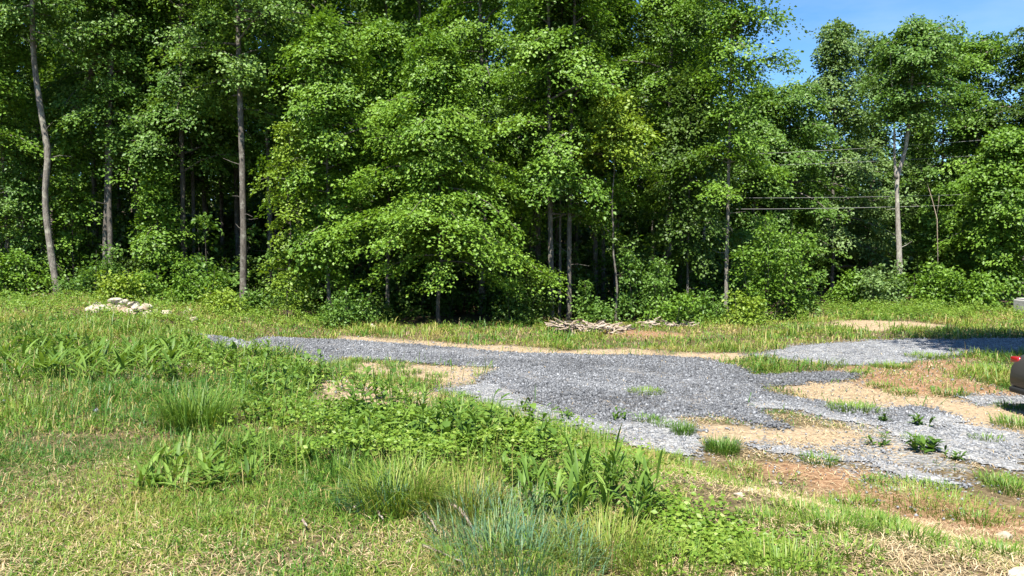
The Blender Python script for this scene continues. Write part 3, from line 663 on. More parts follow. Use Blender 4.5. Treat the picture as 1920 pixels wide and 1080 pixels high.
# shaded undergrowth within the wood
rng = np.random.default_rng(21)
UG = 'shaded undergrowth shrubs inside the wood'; UL = 'dim leafy undergrowth shrub between trunks inside the wood'
ub = [make_bush('undergrowth_shrub', on(300 + 260 * q_, 29.2 + q_ * 0.3), UL, 2.2, 2.0, ('dark', 'mid', 'dark')[q_], 50 + q_, UG, nsp=70, m=22, leaf=0.14, low=0.1) for q_ in range(3)]
for y in (28.8, 30.6, 33.0, 36.0):
    for u in np.arange(-40, 1420, 88):
        uu = u + rng.normal(0, 18)
        copy_thing(ub[rng.integers(3)], on(uu, y + rng.normal(0, 0.4)), rng.random() * 6.28, rng.uniform(0.7, 1.5))

# ------------------------------------------------------------------ power lines
m, nt, out = newmat('wire_black'); principled(nt, out, (0.22, 0.22, 0.21), 0.6, 0.3); M['wire'] = m
for (u0, v0, u1, v1, y0, y1, lab) in ((1380, 290, 2100, 240, 34.3, 34.0, 'uppermost thin wire crossing before the right hand wood'),
                              (1380, 312, 2100, 272, 34.3, 34.0, 'second wire from the top crossing before the right hand wood'),
                              (1380, 371, 2100, 352, 34.2, 33.9, 'third wire from the top, just above the lowest'),
                              (1380, 392, 2100, 370, 34.2, 33.9, 'lowest and thickest of the four wires')):
    t = np.linspace(0, 1, 30); a_, b_ = at(u0, v0, y0), at(u1, v1, y1)
    p = a_[None] * (1 - t[:, None]) + b_[None] * t[:, None]; p[:, 2] -= 0.12 * 4 * t * (1 - t)
    mb = MB(); mb.tube(p, np.full(30, 0.010 if 'lowest and' in lab else 0.007), 6)
    tag(mb.build('power_line', M['wire']), lab, 'wire', 'power lines')
# dead snag among the right hand trees
b = on(1752, 33.6)
mb = MB(); mb.tube(pxline([(1763, 470), (1757, 410), (1748, 375), (1739, 345)], 33.6) , [0.022, 0.019, 0.015, 0.007], 7)
mb.tube(pxline([(1756, 405), (1760, 380), (1761, 362)], 33.6), [0.012, 0.009, 0.005], 6)
mb.v[0][:7, 2] = b[2] - 0.1
tag(mb.build('dead_tree', M['deadwood']), 'bare bleached snag sticking up right of the forked trunk', 'dead tree')

# ------------------------------------------------------------------ rocks
def rock(name, p, s, mat, seed, label, group=None, rz=None):
    rng = np.random.default_rng(6000 + seed)
    import bmesh
    bm = bmesh.new(); bmesh.ops.create_icosphere(bm, subdivisions=2, radius=1.0)
    co = np.array([v.co[:] for v in bm.verts])
    for _ in range(13):
        n_ = unit(rng.normal(0, 1, (1, 3)))[0]; d_ = rng.uniform(0.55, 0.85)
        e = co @ n_ - d_; co = co - np.where(e > 0, e, 0)[:, None] * n_[None]
    co *= np.asarray(s)[None]
    me = bpy.data.meshes.new(name)
    for v, c in zip(bm.verts, co): v.co = c
    bm.to_mesh(me); bm.free(); me.materials.append(M[mat])
    o = bpy.data.objects.new(name, me); COL.objects.link(o)
    o.location = [float(q) for q in p]; o.rotation_euler = (rng.normal(0, .2), rng.normal(0, .2), rng.random() * 6.28 if rz is None else rz)
    return tag(o, label, 'rock', group)
GR = 'pale field stones heaped at the wood edge'
named = {0: ('flat pale stone at the front of the heap', 268, 586, 0.26), 1: ('stone crowning the top of the heap', 232, 569, 0.20),
         2: ('reddish shadowed stone at the left front of the heap', 196, 581, 0.26), 3: ('pale stone at the left tip of the heap', 172, 584, 0.22),
         4: ('pale stone at the right end of the heap', 288, 589, 0.20), 5: ('single stone lying apart right of the heap', 348, 589, 0.22),
         6: ('flat stone alone in the grass right of the heap, nearer the drive', 362, 603, 0.2), 7: ('pair mate stone resting just right of the heap end', 312, 590, 0.22)}
py0 = hit(240, 590)
for i_, (lab, u, v, s) in named.items():
    y = hit(u, max(v, 584))[1] if i_ not in (1,) else py0[1] + 0.3
    p = on(u, y); p[2] += s * 0.25 + (0.24 if i_ == 1 else 0)
    s *= 0.9
    rock('rock', p, (s * 1.1, s * 0.9, s * 0.68), 'rock2' if i_ == 2 else 'rock', i_, lab, GR)
rng = np.random.default_rng(31)
for i_ in range(40):
    t = rng.random(); u = 178 + 108 * t; lay = rng.random() < 0.45 * (1 - abs(t - 0.45) * 1.8)
    y = py0[1] + rng.uniform(-0.25, 0.6); s = rng.uniform(0.10, 0.215)
    p = on(u, y); p[2] += s * 0.2 + (0.20 if lay else 0.03)
    rock('rock', p, (s * rng.uniform(0.9, 1.4), s, s * 0.7), 'rock' if rng.random() < 0.85 else 'rock2', 40 + i_, 'fist to head sized pale stone within the heap', GR)
for i_, (u, v, s, mt, lab) in enumerate(((1355, 1046, 0.055, 'rock', 'whitish rock in the clover at the bottom edge'), (1386, 932, 0.04, 'rock', 'small pale stone on the bare lawn'),
        (1237, 1000, 0.05, 'rock', 'grey white stone between the tall weeds and the clover'), (1405, 921, 0.035, 'rock', 'tiny pale stone beside the small one on the bare lawn'),
        (1450, 908, 0.06, 'rock2', 'flat tan stone half sunk near the gravel strip'), (1915, 1090, 0.07, 'rock', 'pale flat rock in the bottom right corner'),
        (1880, 1008, 0.06, 'rock', 'flat pale stone in the dirt near the right edge'), (700, 616, 0.16, 'rock', 'white stone on the grass verge past the drive'),
        (765, 628, 0.13, 'rock2', 'stone in the verge grass under the drooping maple'), (480, 990, 0.03, 'rock', 'white pebble in the dry grass at the left'), (770, 1020, .03, 'rock', 'small chip stone beside the pale sticks'))):
    p = hit(u, v); p[2] += s * 0.2
    rock('rock', p, (s * 1.3, s, s * 0.8), mt, 90 + i_, lab, 'scattered stones')

# ------------------------------------------------------------------ brush piles and sticks
def stick(pts, r, label, group, mat='deadwood', name='stick', cat='stick', seed=0):
    rng = np.random.default_rng(7000 + seed); pts = np.asarray(pts, float); base = pts.mean(0)
    n_ = 9; t = np.linspace(0, 1, len(pts)); tt = np.linspace(0, 1, n_)
    pp = np.stack([np.interp(tt, t, pts[:, c]) for c in range(3)], -1) - base; pp[1:-1] += rng.normal(0, r * 0.5, (n_ - 2, 3))
    mb = MB(); mb.tube(pp, np.linspace(r, r * 0.55, n_) * (1 + 0.12 * rng.normal(0, 1, n_)), 7, 0.25, rng)
    o = mb.build(name, M[mat]); o.location = base.tolist(); return tag(o, label, cat, group)
rng = np.random.default_rng(41)
def pile(u0, u1, v, n, group, label, hmax, seed, depth=0.8):
    yb = hit((u0 + u1) / 2, v)[1]
    for i_ in range(n):
        t = rng.random(); c = on(u0 + (u1 - u0) * t, yb + rng.uniform(-0.45, 0.45) * depth)
        L = rng.uniform(0.25, 0.8); az = rng.normal(0, 0.7) + (pi if rng.random() < .5 else 0); el = rng.normal(0.12, 0.22)
        hh = hmax * rng.random() * (1 - t * 0.75); d = np.array([cos(az) * cos(el), sin(az) * cos(el), sin(el)])
        c[2] += hh + 0.03
        r = rng.uniform(0.014, 0.042)
        stick([c - d * L / 2, c + rng.normal(0, 0.03, 3), c + d * L / 2], r, label, group, 'deadwood' if rng.random() < 0.75 else 'dark_bark', seed=seed + i_)
pile(1035, 1170, 622, 95, 'brush pile by the trunk trio', 'weathered broken stick in the brush pile at the trunk trio', 0.36, 0, 1.6)
pile(1205, 1300, 613, 40, 'brush pile by the bright bush', 'bleached stick in the low brush pile left of the slender trunk', 0.14, 200)
for i_, (a_, r, lab) in enumerate((([(846, 977), (868, 990), (885, 1015), (905, 1052)], 0.011, 'long pale arching stick at the foot of the blue green grass'),
        ([(798, 977), (808, 988), (818, 1012)], 0.009, 'short pale stick left of the long arching one'),
        ([(707, 974), (718, 990)], 0.008, 'stubby pale stick lying left of the short one'), ([(664, 968), (672, 960)], 0.006, 'tiny white twig beside the yellow tuft'),
        ([(792, 1040), (830, 1056), (872, 1078)], 0.006, 'thin straight pale twig near the bottom edge'), ([(568, 992), (576, 1004)], 0.008, 'bleached chip of wood in the dry grass'))):
    pts = [hit(u, v) for u, v in a_]; pts = [p + np.array([0, 0, 0.05 + 0.05 * (len(pts) == 4 and q_ < 2)]) for q_, p in enumerate(pts)]
    stick(pts, r, lab, 'pale sticks in the foreground grass', seed=500 + i_)

# ------------------------------------------------------------------ grass and ground cover
def cover(x, y):
    """how grassy the ground is (0 bare .. 1 full sward)"""
    gr = np.maximum(m_gravel(x, y), m_pale(x, y)); sa = m_sand(x, y); ru = m_rust(x, y)
    c = 1 - np.clip(gr * 1.6, 0, 1)
    c = c * (1 - 0.97 * np.clip(sa * 1.8, 0, 1)) * (1 - 0.86 * np.clip(ru * 1.2, 0, 1))
    u = CU + F * x / np.maximum(y, 1)
    patchy = sstep((fnoise(x, y, 0.9, 70) - 0.40) / 0.16)
    br = sstep((u - 1080) / 250) * sstep((13 - y) / 3)                     # bare lawn at lower right
    c = c * (1 - br * (1 - 0.60 * sstep((fnoise(x, y, 0.6, 70) - 0.49) / 0.12) - 0.05))
    return c
rng = np.random.default_rng(13)
def scatter(n, y0, y1, pw=1.0, wid=0.74):
    y = y0 + (y1 - y0) * rng.random(n) ** pw; x = rng.uniform(-1, 1, n) * (y * wid + 0.8); return x, y
parts = []
for (n, y0, y1, L0, L1, w0, wid) in ((240000, 2.6, 6.5, 0.03, 0.105, 0.0042, .74), (170000, 6.5, 12, 0.04, 0.15, 0.0075, .74), (120000, 12, 20, 0.07, 0.20, 0.012, .74), (120000, 20, 34, 0.08, 0.22, 0.018, .74)):
    x, y = scatter(n, y0, y1, 0.85, wid)
    c = cover(x, y); fe = forest_edge(x, y)
    c = c * (1 - sstep((y - fe + 0.2) / 0.8))
    c = c * (0.38 + 0.62 * sstep((fnoise(x, y, 0.45, 81) - 0.36) / 0.22))
    k_ = rng.random(n) < c; x, y = x[k_], y[k_]; n = len(x)
    dry = fnoise(x, y, 1.3, 55); u = CU + F * x / y; vv_ = CV + F * (CAMZ - terrain(x, y)) / y - 70
    # thatchy and yellow at the bottom, fresher towards the bank
    t = 0.75 + 1.2 * (dry - 0.5) + 0.6 * (fnoise(x, y, 0.4, 57) - 0.5) - 0.14 * sstep((vv_ - 930) / 140) + 0.10 * sstep((900 - vv_) / 120) * (y < 14) + rng.normal(0, 0.13, n)
    t = t - 0.10 * (y > 17) - 0.05 * ((u > 1100) & (y < 12))
    t = np.where(rng.random(n) < 0.16, 0.1 + 0.2 * rng.random(n), t)
    tall = (1 + 1.2 * sstep((fnoise(x, y, 1.1, 88) - 0.52) / 0.15) + (rng.random(n) < 0.06) * 0.9) * np.where((u > 1100) & (y < 12), 0.7, 1.0)
    L = rng.uniform(L0, L1, n) * tall; az = rng.random(n) * 2 * pi
    parts.append(blades(np.stack([x, y, terrain(x, y) - 0.01], -1), L, w0 * rng.uniform(0.7, 1.5, n), az, np.clip(rng.random(n) ** 0.6 * 1.15, 0, 1.1), t))
n = 34000; x, y = scatter(n, 4.5, 17); u = CU + F * x / y
w = cover(x, y) * sstep((fnoise(x, y, 0.7, 66) - 0.46) / 0.12) * (u < 1150); k_ = rng.random(n) < w; x, y = x[k_], y[k_]; n = len(x)
parts.append(blades(np.stack([x, y, terrain(x, y) - 0.01], -1), rng.uniform(0.18, 0.42, n), 0.003 + 0.0006 * y * rng.random(n), rng.random(n) * 6.28, rng.random(n) ** 1.5, np.clip(rng.normal(0.62, 0.24, n), 0, 1)))
o = blade_obj('grass', parts, M['grass']); tag(o, 'patchy rough lawn grass, green to straw coloured', 'grass', kind='stuff')
print('grass verts', len(o.data.vertices))
# flattened dry thatch
parts = []
for n, y0, y1, w0 in ((120000, 2.6, 8, 0.0036), (55000, 8, 15, 0.007), (26000, 15, 27, 0.013)):
    x, y = scatter(n, y0, y1); gr = np.maximum(m_gravel(x, y), m_pale(x, y))
    w = sstep((fnoise(x, y, 0.8, 33) - 0.40) / 0.2) * (1 - gr) * (y < forest_edge(x, y)) + 0.16 * (1 - 0.7 * gr)
    w = w * np.where(y < 9, 0.18 + 0.5 * sstep((4.8 - y) / 0.9) + 0.22 * (x > 0.12 * y), 1.0)
    k_ = rng.random(n) < w; x, y = x[k_], y[k_]; n = len(x)
    v_, f4, f3, t = blades(np.zeros((n, 3)), rng.uniform(0.03, 0.10, n) * (1 + (y > 8) * 0.5), w0 * rng.uniform(0.7, 1.4, n), rng.random(n) * 6.28, rng.uniform(0.7, 1.0, n), rng.beta(2, 2, n))
    v_ = v_.reshape(n, 5, 3); v_[..., 2] *= rng.uniform(0.1, 0.6, (n, 1)); v_ += np.stack([x, y, terrain(x, y) + 0.004 + 0.02 * rng.random(n)], -1)[:, None]
    parts.append((v_.reshape(-1, 3), f4, f3, t))
o = blade_obj('dry_thatch', parts, M['straw']); tag(o, 'dead straw coloured thatch lying between the green grass', 'thatch', kind='stuff')

# small leaved ground cover
COVER_PX = [(480, 700, 700), (560, 735, 1300), (640, 760, 2600), (720, 790, 2600), (800, 800, 2200), (700, 840, 2400), (820, 850, 2000), (900, 830, 1800), (960, 850, 1500), (560, 790, 1800), (560, 705, 300),
            (1040, 850, 700), (1290, 1000, 1300), (1340, 1040, 1500), (1230, 980, 700), (1420, 1050, 900), (1500, 1060, 500), (1180, 930, 600), (380, 640, 1200), (330, 610, 900), (250, 600, 900), (60, 600, 900), (140, 610, 900), (440, 680, 900),
            (30, 580, 700), (520, 640, 300), (560, 600, 900), (450, 590, 900), (640, 605, 700), (1050, 830, 500), (480, 612, 500), (880, 780, 500), (1240, 920, 400), (1000, 950, 300),
            (1570, 590, 1500), (1640, 590, 1500), (1710, 592, 1500), (1780, 594, 1500), (1850, 596, 1500), (1540, 606, 600), (345, 562, 900), (400, 575, 1200), (90, 570, 900), (480, 580, 900), (540, 590, 900), (610, 600, 600), (1000, 600, 300), (1340, 606, 700), (1420, 612, 700)]
V, F3, T = [], [], []; n0 = 0
for (u, v, n) in COVER_PX:
    c = hit(u, v); sc = 0.11 * c[1] ** 0.9 * 0.52
    n = int(n * (4.5 if c[1] > 18 else 1.1 if c[1] < 5.2 else 1.6))
    P = np.stack([c[0] + rng.normal(0, sc, n), c[1] + rng.normal(0, sc * 1.3, n)], -1)
    k_ = np.maximum(m_gravel(P[:, 0], P[:, 1]), m_pale(P[:, 0], P[:, 1])) < 0.25; k_ &= rng.random(n) < (0.12 + 0.88 * sstep((fnoise(P[:, 0], P[:, 1], 0.42, 19) - 0.44) / 0.12)) * (1 - 0.8 * m_sand(P[:, 0], P[:, 1])); P = P[k_]; n = len(P)
    n_far = c[1] > 18
    hgt = (0.02 + (0.60 if n_far else 0.30 if c[1] > 6 else 0.16) * fnoise(P[:, 0], P[:, 1], 0.45, 12) ** 1.6 * (1.4 if c[1] > 5 else 0.7)) * rng.uniform(0.3, 1.0, n) ** 0.5
    p3 = np.stack([P[:, 0], P[:, 1], terrain(P[:, 0], P[:, 1]) + hgt], -1)
    nr = unit(np.array([0, -0.15, 1.0]) + rng.normal(0, 0.6, (n, 3))); a = rng.random(n) * 6.28
    ax = np.stack([np.cos(a), np.sin(a), rng.normal(-0.1, 0.25, n)], -1)
    L = rng.uniform(0.015, 0.05, n) * (0.75 + c[1] * 0.03)
    t = np.clip(0.5 + 0.5 * (fnoise(P[:, 0], P[:, 1], 0.8, 14) - 0.5) + rng.normal(0, 0.18, n), 0, 1)
    vv_, f, tt = leaves(p3, ax, nr, L, 0.36, t, 0.10); V.append(vv_); F3.append(f + n0); T.append(tt); n0 += len(vv_)
o = mesh_obj('ground_cover', np.concatenate(V), np.concatenate(F3), M['clover'], None, {'tint': np.concatenate(T)})
tag(o, 'low small leaved weeds and clover spread through the grass', 'ground cover', kind='stuff')

# ------------------------------------------------------------------ weeds and tufts one can point at
def make_tuft(name, base, label, n, L, w, spread, mat, tint, seed, group=None, bend=0.5, cat='grass tuft', tsd=0.14):
    rng = np.random.default_rng(9000 + seed)
    r = spread * np.sqrt(rng.random(n)); a = rng.random(n) * 6.28; P = np.stack([r * np.cos(a), r * np.sin(a), np.full(n, -0.015)], -1)
    P[:, 2] += terrain(base[0] + P[:, 0], base[1] + P[:, 1]) - base[2]
    az = a + rng.normal(0, 0.6, n)
    pr = blades(P, L * rng.uniform(0.5, 1.1, n), w * rng.uniform(0.7, 1.3, n), az, np.clip(rng.normal(bend, 0.2, n), 0, 1), rng.normal(tint, tsd, n))
    o = blade_obj(name, [pr], M[mat]); o.location = [float(q) for q in base]; return tag(o, label, cat, group)
def broad_blade(mb_parts, p, az, L, w, arch, e0, tint, rng):
    n_ = 6; t = np.linspace(0, 1, n_); d = np.array([cos(az), sin(az), 0]); s = np.array([-sin(az), cos(az), 0])
    c = p + L * (t[:, None] * (d * cos(e0) + np.array([0, 0, sin(e0)])) - np.array([0, 0, arch]) * (t ** 2)[:, None] + d * arch * 0.4 * (t ** 2)[:, None])
    wd = w * np.sin(pi * (0.08 + 0.90 * t)) ** 0.8
    fold = np.array([0, 0, 1.0]) * wd[:, None] * 0.35
    v = np.concatenate([c - s * wd[:, None] + fold, c, c + s * wd[:, None] + fold])
    i_ = np.arange(n_ - 1); f = np.concatenate([np.stack([i_, i_ + 1, i_ + 1 + n_, i_ + n_], -1), np.stack([i_ + n_, i_ + 1 + n_, i_ + 1 + 2 * n_, i_ + 2 * n_], -1)])
    mb_parts.add(v, f, float(np.clip(tint, 0, 1)))
def make_weed(name, base, label, n, L, w, spread, seed, group=None, mat='weed', stalk=0.35, tint=0.45, cat='weed', e=(0.5, 1.3), perstem=5):
    """broad strap-leaved weed: several stalks, leaves along each"""
    rng = np.random.default_rng(9500 + seed); root = empty(name, base, label, cat, group); mb = MB(); sb = MB()
    for q_ in range(n):
        r = spread * math.sqrt(rng.random()); a = rng.random() * 6.28; p0 = np.array([r * cos(a), r * sin(a), 0.0])
        p0[2] = terrain(base[0] + p0[0], base[1] + p0[1]) - base[2] - 0.01
        top = p0 + np.array([cos(a) * 0.25, sin(a) * 0.25, 1.0]) * stalk * rng.uniform(0.5, 1.1)
        sb.tube(np.array([p0, (p0 + top) / 2, top]), [0.005, 0.004, 0.003], 5, cap=False)
        if n <= 9: sb.build('stem', M['weed'], root); sb = MB()
        for l_ in range(perstem):
            tt = (l_ + rng.random()) / perstem; pp = p0 + (top - p0) * tt
            broad_blade(mb, pp, rng.random() * 6.28, L * rng.uniform(0.6, 1.15), w * rng.uniform(0.7, 1.2), rng.uniform(0.1, 0.5), rng.uniform(*e), rng.normal(tint, 0.2), rng)
    if sb.v: sb.build('stem', M['weed'], root)
    mb.build('foliage', M[mat], root, smooth=True); return root

b = hit(1110, 965)
make_weed('broad_leaf_weed', b, 'big clump of upright lance leaved weeds before the pale gravel tip', 40, 0.24, 0.0125, 0.40, 1, stalk=0.30, tint=0.62, e=(0.7, 1.4), perstem=7)
b = hit(425, 885)
make_weed('strap_leaf_weed', b, 'wide clump of arching bright strap leaves in the middle left lawn', 46, 0.24, 0.014, 0.62, 2, stalk=0.10, tint=0.62, e=(0.5, 1.2), perstem=6)
b = hit(510, 870)
make_weed('strap_leaf_weed', b, 'smaller arching strap leaves at the right end of the wide clump', 16, 0.22, 0.013, 0.3, 3, stalk=0.10, tint=0.7, e=(0.4, 1.1), perstem=6)
b = hit(270, 690)
make_weed('strap_leaf_weed', b, 'lush strap leaved weed patch on the bank crest left of the drive', 46, 0.42, 0.022, 1.3, 4, stalk=0.18, tint=0.6, e=(0.5, 1.25), perstem=6)
b = hit(130, 690)
make_weed('strap_leaf_weed', b, 'lush strap leaved weed patch near the left edge on the bank crest', 40, 0.42, 0.020, 1.3, 5, stalk=0.18, tint=0.62, e=(0.6, 1.35), perstem=6)
b = hit(1735, 848)
make_weed('leafy_weed', b, 'largest dark leafy weed alone on the gravel at right', 9, 0.16, 0.03, 0.16, 6, 'weeds growing in the gravel', stalk=0.20, tint=0.3, e=(0.3, 1.3), perstem=6)
for i_, (u, v, s, lab) in enumerate(((1648, 836, 0.7, 'dark spindly weed left of the largest gravel weed'), (1733, 800, 0.75, 'mid sized weed behind the largest gravel weed'), (1660, 790, 0.55, 'small weed at the middle of the gravel, further back'),
                                  (1790, 862, 0.5, 'low weed right of the largest gravel weed'), (990, 772, 0.8, 'leafy weed on the pale gravel tip'), (1065, 785, 0.6, 'weed in the pale gravel right of the tip'), (1160, 790, 0.7, 'weed at the border between dark and pale gravel'))):
    make_weed('leafy_weed', hit(u, v), lab, 5, 0.14 * s + .03, 0.022 * s + .004, 0.10, 20 + i_, 'weeds growing in the gravel', stalk=0.22 * s, tint=0.3, e=(0.2, 1.2), perstem=5)
b = hit(722, 800)
make_weed('mullein_weed', b, 'tall dark stalk weed with a few broad leaves left of the gravel tip', 5, 0.13, 0.035, 0.22, 40, stalk=0.52, tint=0.2, e=(-0.1, 0.8), perstem=5)
b = hit(742, 800)
make_weed('mullein_weed', b, 'thin reddish bare stalk beside the tall dark weed', 2, 0.07, 0.012, 0.04, 41, stalk=0.5, tint=0.1, e=(0.2, 0.9), perstem=3)
# dark weeds on the crest at far left
for i_, (u, v, lab) in enumerate(((75, 600, 'dark stemmed weed on the crest, upper one of two at left'), (50, 625, 'dark stemmed weed on the crest, lower one of two at left'), (160, 606, 'dark weed on the crest below the rock heap'))):
    make_weed('leafy_weed', hit(u, v), lab, 6, 0.16, 0.03, 0.3, 50 + i_, 'dark weeds on the crest', stalk=0.45, tint=0.12, e=(0.0, 1.0), perstem=6)
rng = np.random.default_rng(88)
GWD, LWD = 'mixed leafy weeds on the bank', 'knee high leafy weed among the bank grasses left of the gravel'
wp = [make_weed('leafy_weed', hit(600 + 60 * q_, 720 + 14 * q_), LWD, 5 + q_, (0.12, 0.16, 0.10, 0.2)[q_], (0.022, 0.016, 0.03, 0.011)[q_], 0.16, 70 + q_, GWD, stalk=(0.34, 0.28, 0.22, 0.2)[q_], tint=(0.45, 0.6, 0.7, 0.75)[q_], e=(0.2, 1.2), perstem=8) for q_ in range(4)]
for q_ in range(120):
    t_ = rng.random()
    u, v = (rng.uniform(10, 600), 0) if q_ % 2 else (rng.uniform(480, 1010), 0)
    v = (np.interp(u, [0, 400, 600], [640, 650, 690]) + rng.normal(8, 26)) if q_ % 2 else (np.interp(u, [480, 700, 1010], [740, 790, 865]) + rng.normal(0, 30))
    p = hit(u, v)
    if max(float(m_gravel(p[0:1], p[1:2])[0]), float(m_pale(p[0:1], p[1:2])[0]), 0.7 * float(m_sand(p[0:1], p[1:2])[0])) > 0.3: continue
    copy_thing(wp[rng.integers(4)], p, rng.random() * 6.28, rng.uniform(0.6, 1.15))
# grass tufts
make_tuft('tall_grass_tuft', hit(368, 800), 'large round tuft of fine tall grass in the middle left lawn', 900, 0.50, 0.006, 0.26, 'grass', 0.72, 1, bend=0.45)
make_tuft('blue_grass_clump', hit(945, 1000), 'wide blue green clump of fine upright grass at bottom centre', 700, 0.30, 0.0042, 0.44, 'blue_grass', 0.55, 2, bend=0.4, tsd=0.25)
make_tuft('blue_grass_clump', hit(975, 1066), 'blue green grass reaching the bottom edge below the wide clump', 800, 0.26, 0.0042, 0.42, 'blue_grass', 0.58, 3, bend=0.4, tsd=0.25)
make_tuft('blue_grass_clump', hit(700, 950), 'small blue green grass clump left of the yellowish tuft', 420, 0.22, 0.0045, 0.22, 'blue_grass', 0.75, 4, bend=0.3)
make_tuft('tall_grass_tuft', hit(745, 950), 'yellow green tuft of tall grass left of the blue green clump', 700, 0.40, 0.006, 0.26, 'grass', 0.55, 5, bend=0.4)
make_tuft('tall_grass_tuft', hit(640, 910), 'thin upright dark green grass blades left of the yellow green tuft', 160, 0.36, 0.006, 0.2, 'grass', 0.85, 6, bend=0.2)
make_tuft('tall_grass_tuft', hit(860, 960), 'reddish tipped grass tuft between yellow green tuft and blue green clump', 500, 0.32, 0.005, 0.26, 'grass', 0.42, 7, bend=0.25)
make_tuft('tall_grass_tuft', hit(1130, 1040), 'rusty brown green tuft below the lance leaved clump', 700, 0.26, 0.0045, 0.30, 'grass', 0.42, 8, bend=0.3)
make_tuft('tall_grass_tuft', hit(1260, 1075), 'green tuft at the bottom edge left of the whitish rock', 420, 0.20, 0.0045, 0.26, 'grass', 0.62, 9, bend=0.35)
make_tuft('tall_grass_tuft', hit(1470, 1078), 'yellow green tuft at the bottom edge right of the whitish rock', 420, 0.22, 0.0045, 0.26, 'grass', 0.6, 10, bend=0.3)
make_tuft('tall_grass_tuft', hit(1715, 935), 'long bright green grass bank beside the grey gravel strip', 800, 0.15, 0.006, 0.62, 'grass', 0.58, 11, bend=0.5)
make_tuft('tall_grass_tuft', hit(1800, 960), 'yellow green grass bank right of the bright one by the gravel strip', 480, 0.14, 0.006, 0.5, 'grass', 0.52, 12, bend=0.5)
make_tuft('tall_grass_tuft', hit(1355, 848), 'round dark green tuft on the sand beside the pale gravel', 420, 0.27, 0.007, 0.20, 'grass', 0.86, 13, bend=0.35)
make_tuft('tall_grass_tuft', hit(1282, 815), 'dark tuft left of the round tuft on the sand', 240, 0.24, 0.007, 0.15, 'grass', 0.86, 14, bend=0.3)
GT = 'grass tufts on bare ground'
TUF = [(1535, 868, .17, 180, .8), (1215, 790, .16, 160, .8), (1250, 800, .15, 130, .8), (1600, 770, .2, 420, .68), (1210, 738, .16, 260, .6), (1905, 800, .24, 300, .72), (1850, 826, .14, 120, .7), (1720, 826, .12, 120, .75), (1900, 765, .16, 200, .85),
       (1780, 740, .18, 240, .75), (1690, 738, .15, 200, .65), (1650, 725, .16, 150, .6), (1672, 690, .2, 300, .65), (1740, 672, .2, 360, .65), (1870, 700, .25, 500, .6), (1890, 720, .22, 380, .55), (1610, 700, .16, 120, .6), (870, 775, .2, 320, .75), (915, 765, .18, 220, .8),
       (935, 775, .18, 180, .8), (855, 745, .16, 200, .7), (740, 690, .2, 220, .8), (680, 680, .2, 160, .8), (760, 700, .18, 240, .75), (640, 690, .22, 320, .7), (820, 706, .16, 120, .7), (1760, 915, .12, 120, .75), (1650, 905, .14, 130, .85),
       (1180, 870, .14, 200, .7), (1240, 862, .18, 320, .62), (1320, 890, .16, 300, .6), (1390, 880, .14, 200, .6), (1560, 990, .16, 420, .66), (1640, 985, .15, 350, .66), (1700, 1010, .15, 350, .66), (1590, 1040, .13, 260, .62), (1870, 1040, .14, 280, .66), (1500, 960, .13, 260, .6), (1790, 1045, .12, 160, .6), (1440, 980, .13, 260, .62), (1830, 975, .12, 200, .66), (1900, 920, .15, 320, .72), (1875, 905, .14, 240, .7), (1600, 945, .13, 260, .6)]
for i_, (u, v, L, n, t) in enumerate(TUF):
    p = hit(u, v); sp = 0.12 + 0.014 * p[1] * (n / 250)
    d_ = 'dark green' if t > 0.74 else ('yellow green' if t < 0.62 else 'mid green')
    where = 'in the far right gravel and dirt' if u > 1580 and v < 850 else ('on the rusty dirt at lower right' if u > 1400 else ('by the pale gravel edge' if u > 1000 else 'on the sand strip below the drive'))
    make_tuft('grass_tuft', p, f'short {d_} grass tuft {where}', n, L, 0.004 + p[1] * 0.0004, sp, 'grass', t, 100 + i_, GT, bend=0.45)

# ------------------------------------------------------------------ pale block at the far right edge
m, nt, out = newmat('weathered_concrete'); n1 = noise(nt, 9, 5, 0.7)
principled(nt, out, ramp(nt, n1, [(0.3, (0.30, 0.29, 0.28)), (0.7, (0.46, 0.45, 0.43))]), 0.9, 0.2, bump(nt, n1, 0.4, 0.02)); M['concrete'] = m
import bmesh
def bev_box(bm, c, s, bv=0.02, rz=0):
    from mathutils import Matrix
    r = bmesh.ops.create_cube(bm, size=1.0, matrix=Matrix.Translation(c) @ Matrix.Rotation(rz, 4, 'Z') @ Matrix.Diagonal((*s, 1)))
    ed = list({e for v in r['verts'] for e in v.link_edges})
    bmesh.ops.bevel(bm, geom=ed, offset=bv, segments=2, affect='EDGES', profile=0.6)
def bm_obj(name, bm, mat, parent=None, smooth=False):
    me = bpy.data.meshes.new(name); bm.to_mesh(me); bm.free(); me.materials.append(mat)
    if smooth: me.polygons.foreach_set('use_smooth', np.ones(len(me.polygons), bool))
    o = bpy.data.objects.new(name, me); COL.objects.link(o)
    if parent is not None: o.parent = parent
    return o
b = on(1936, 29.6)
bm = bmesh.new(); bev_box(bm, (0, 0, 0.26), (1.0, 0.7, 0.62), 0.03); bev_box(bm, (0.0, 0, 0.60), (0.86, 0.58, 0.06), 0.015)
o = bm_obj('concrete_block', bm, M['concrete']); o.location = b.tolist(); tag(o, 'pale weathered block at the right edge beyond the far grass', 'block')

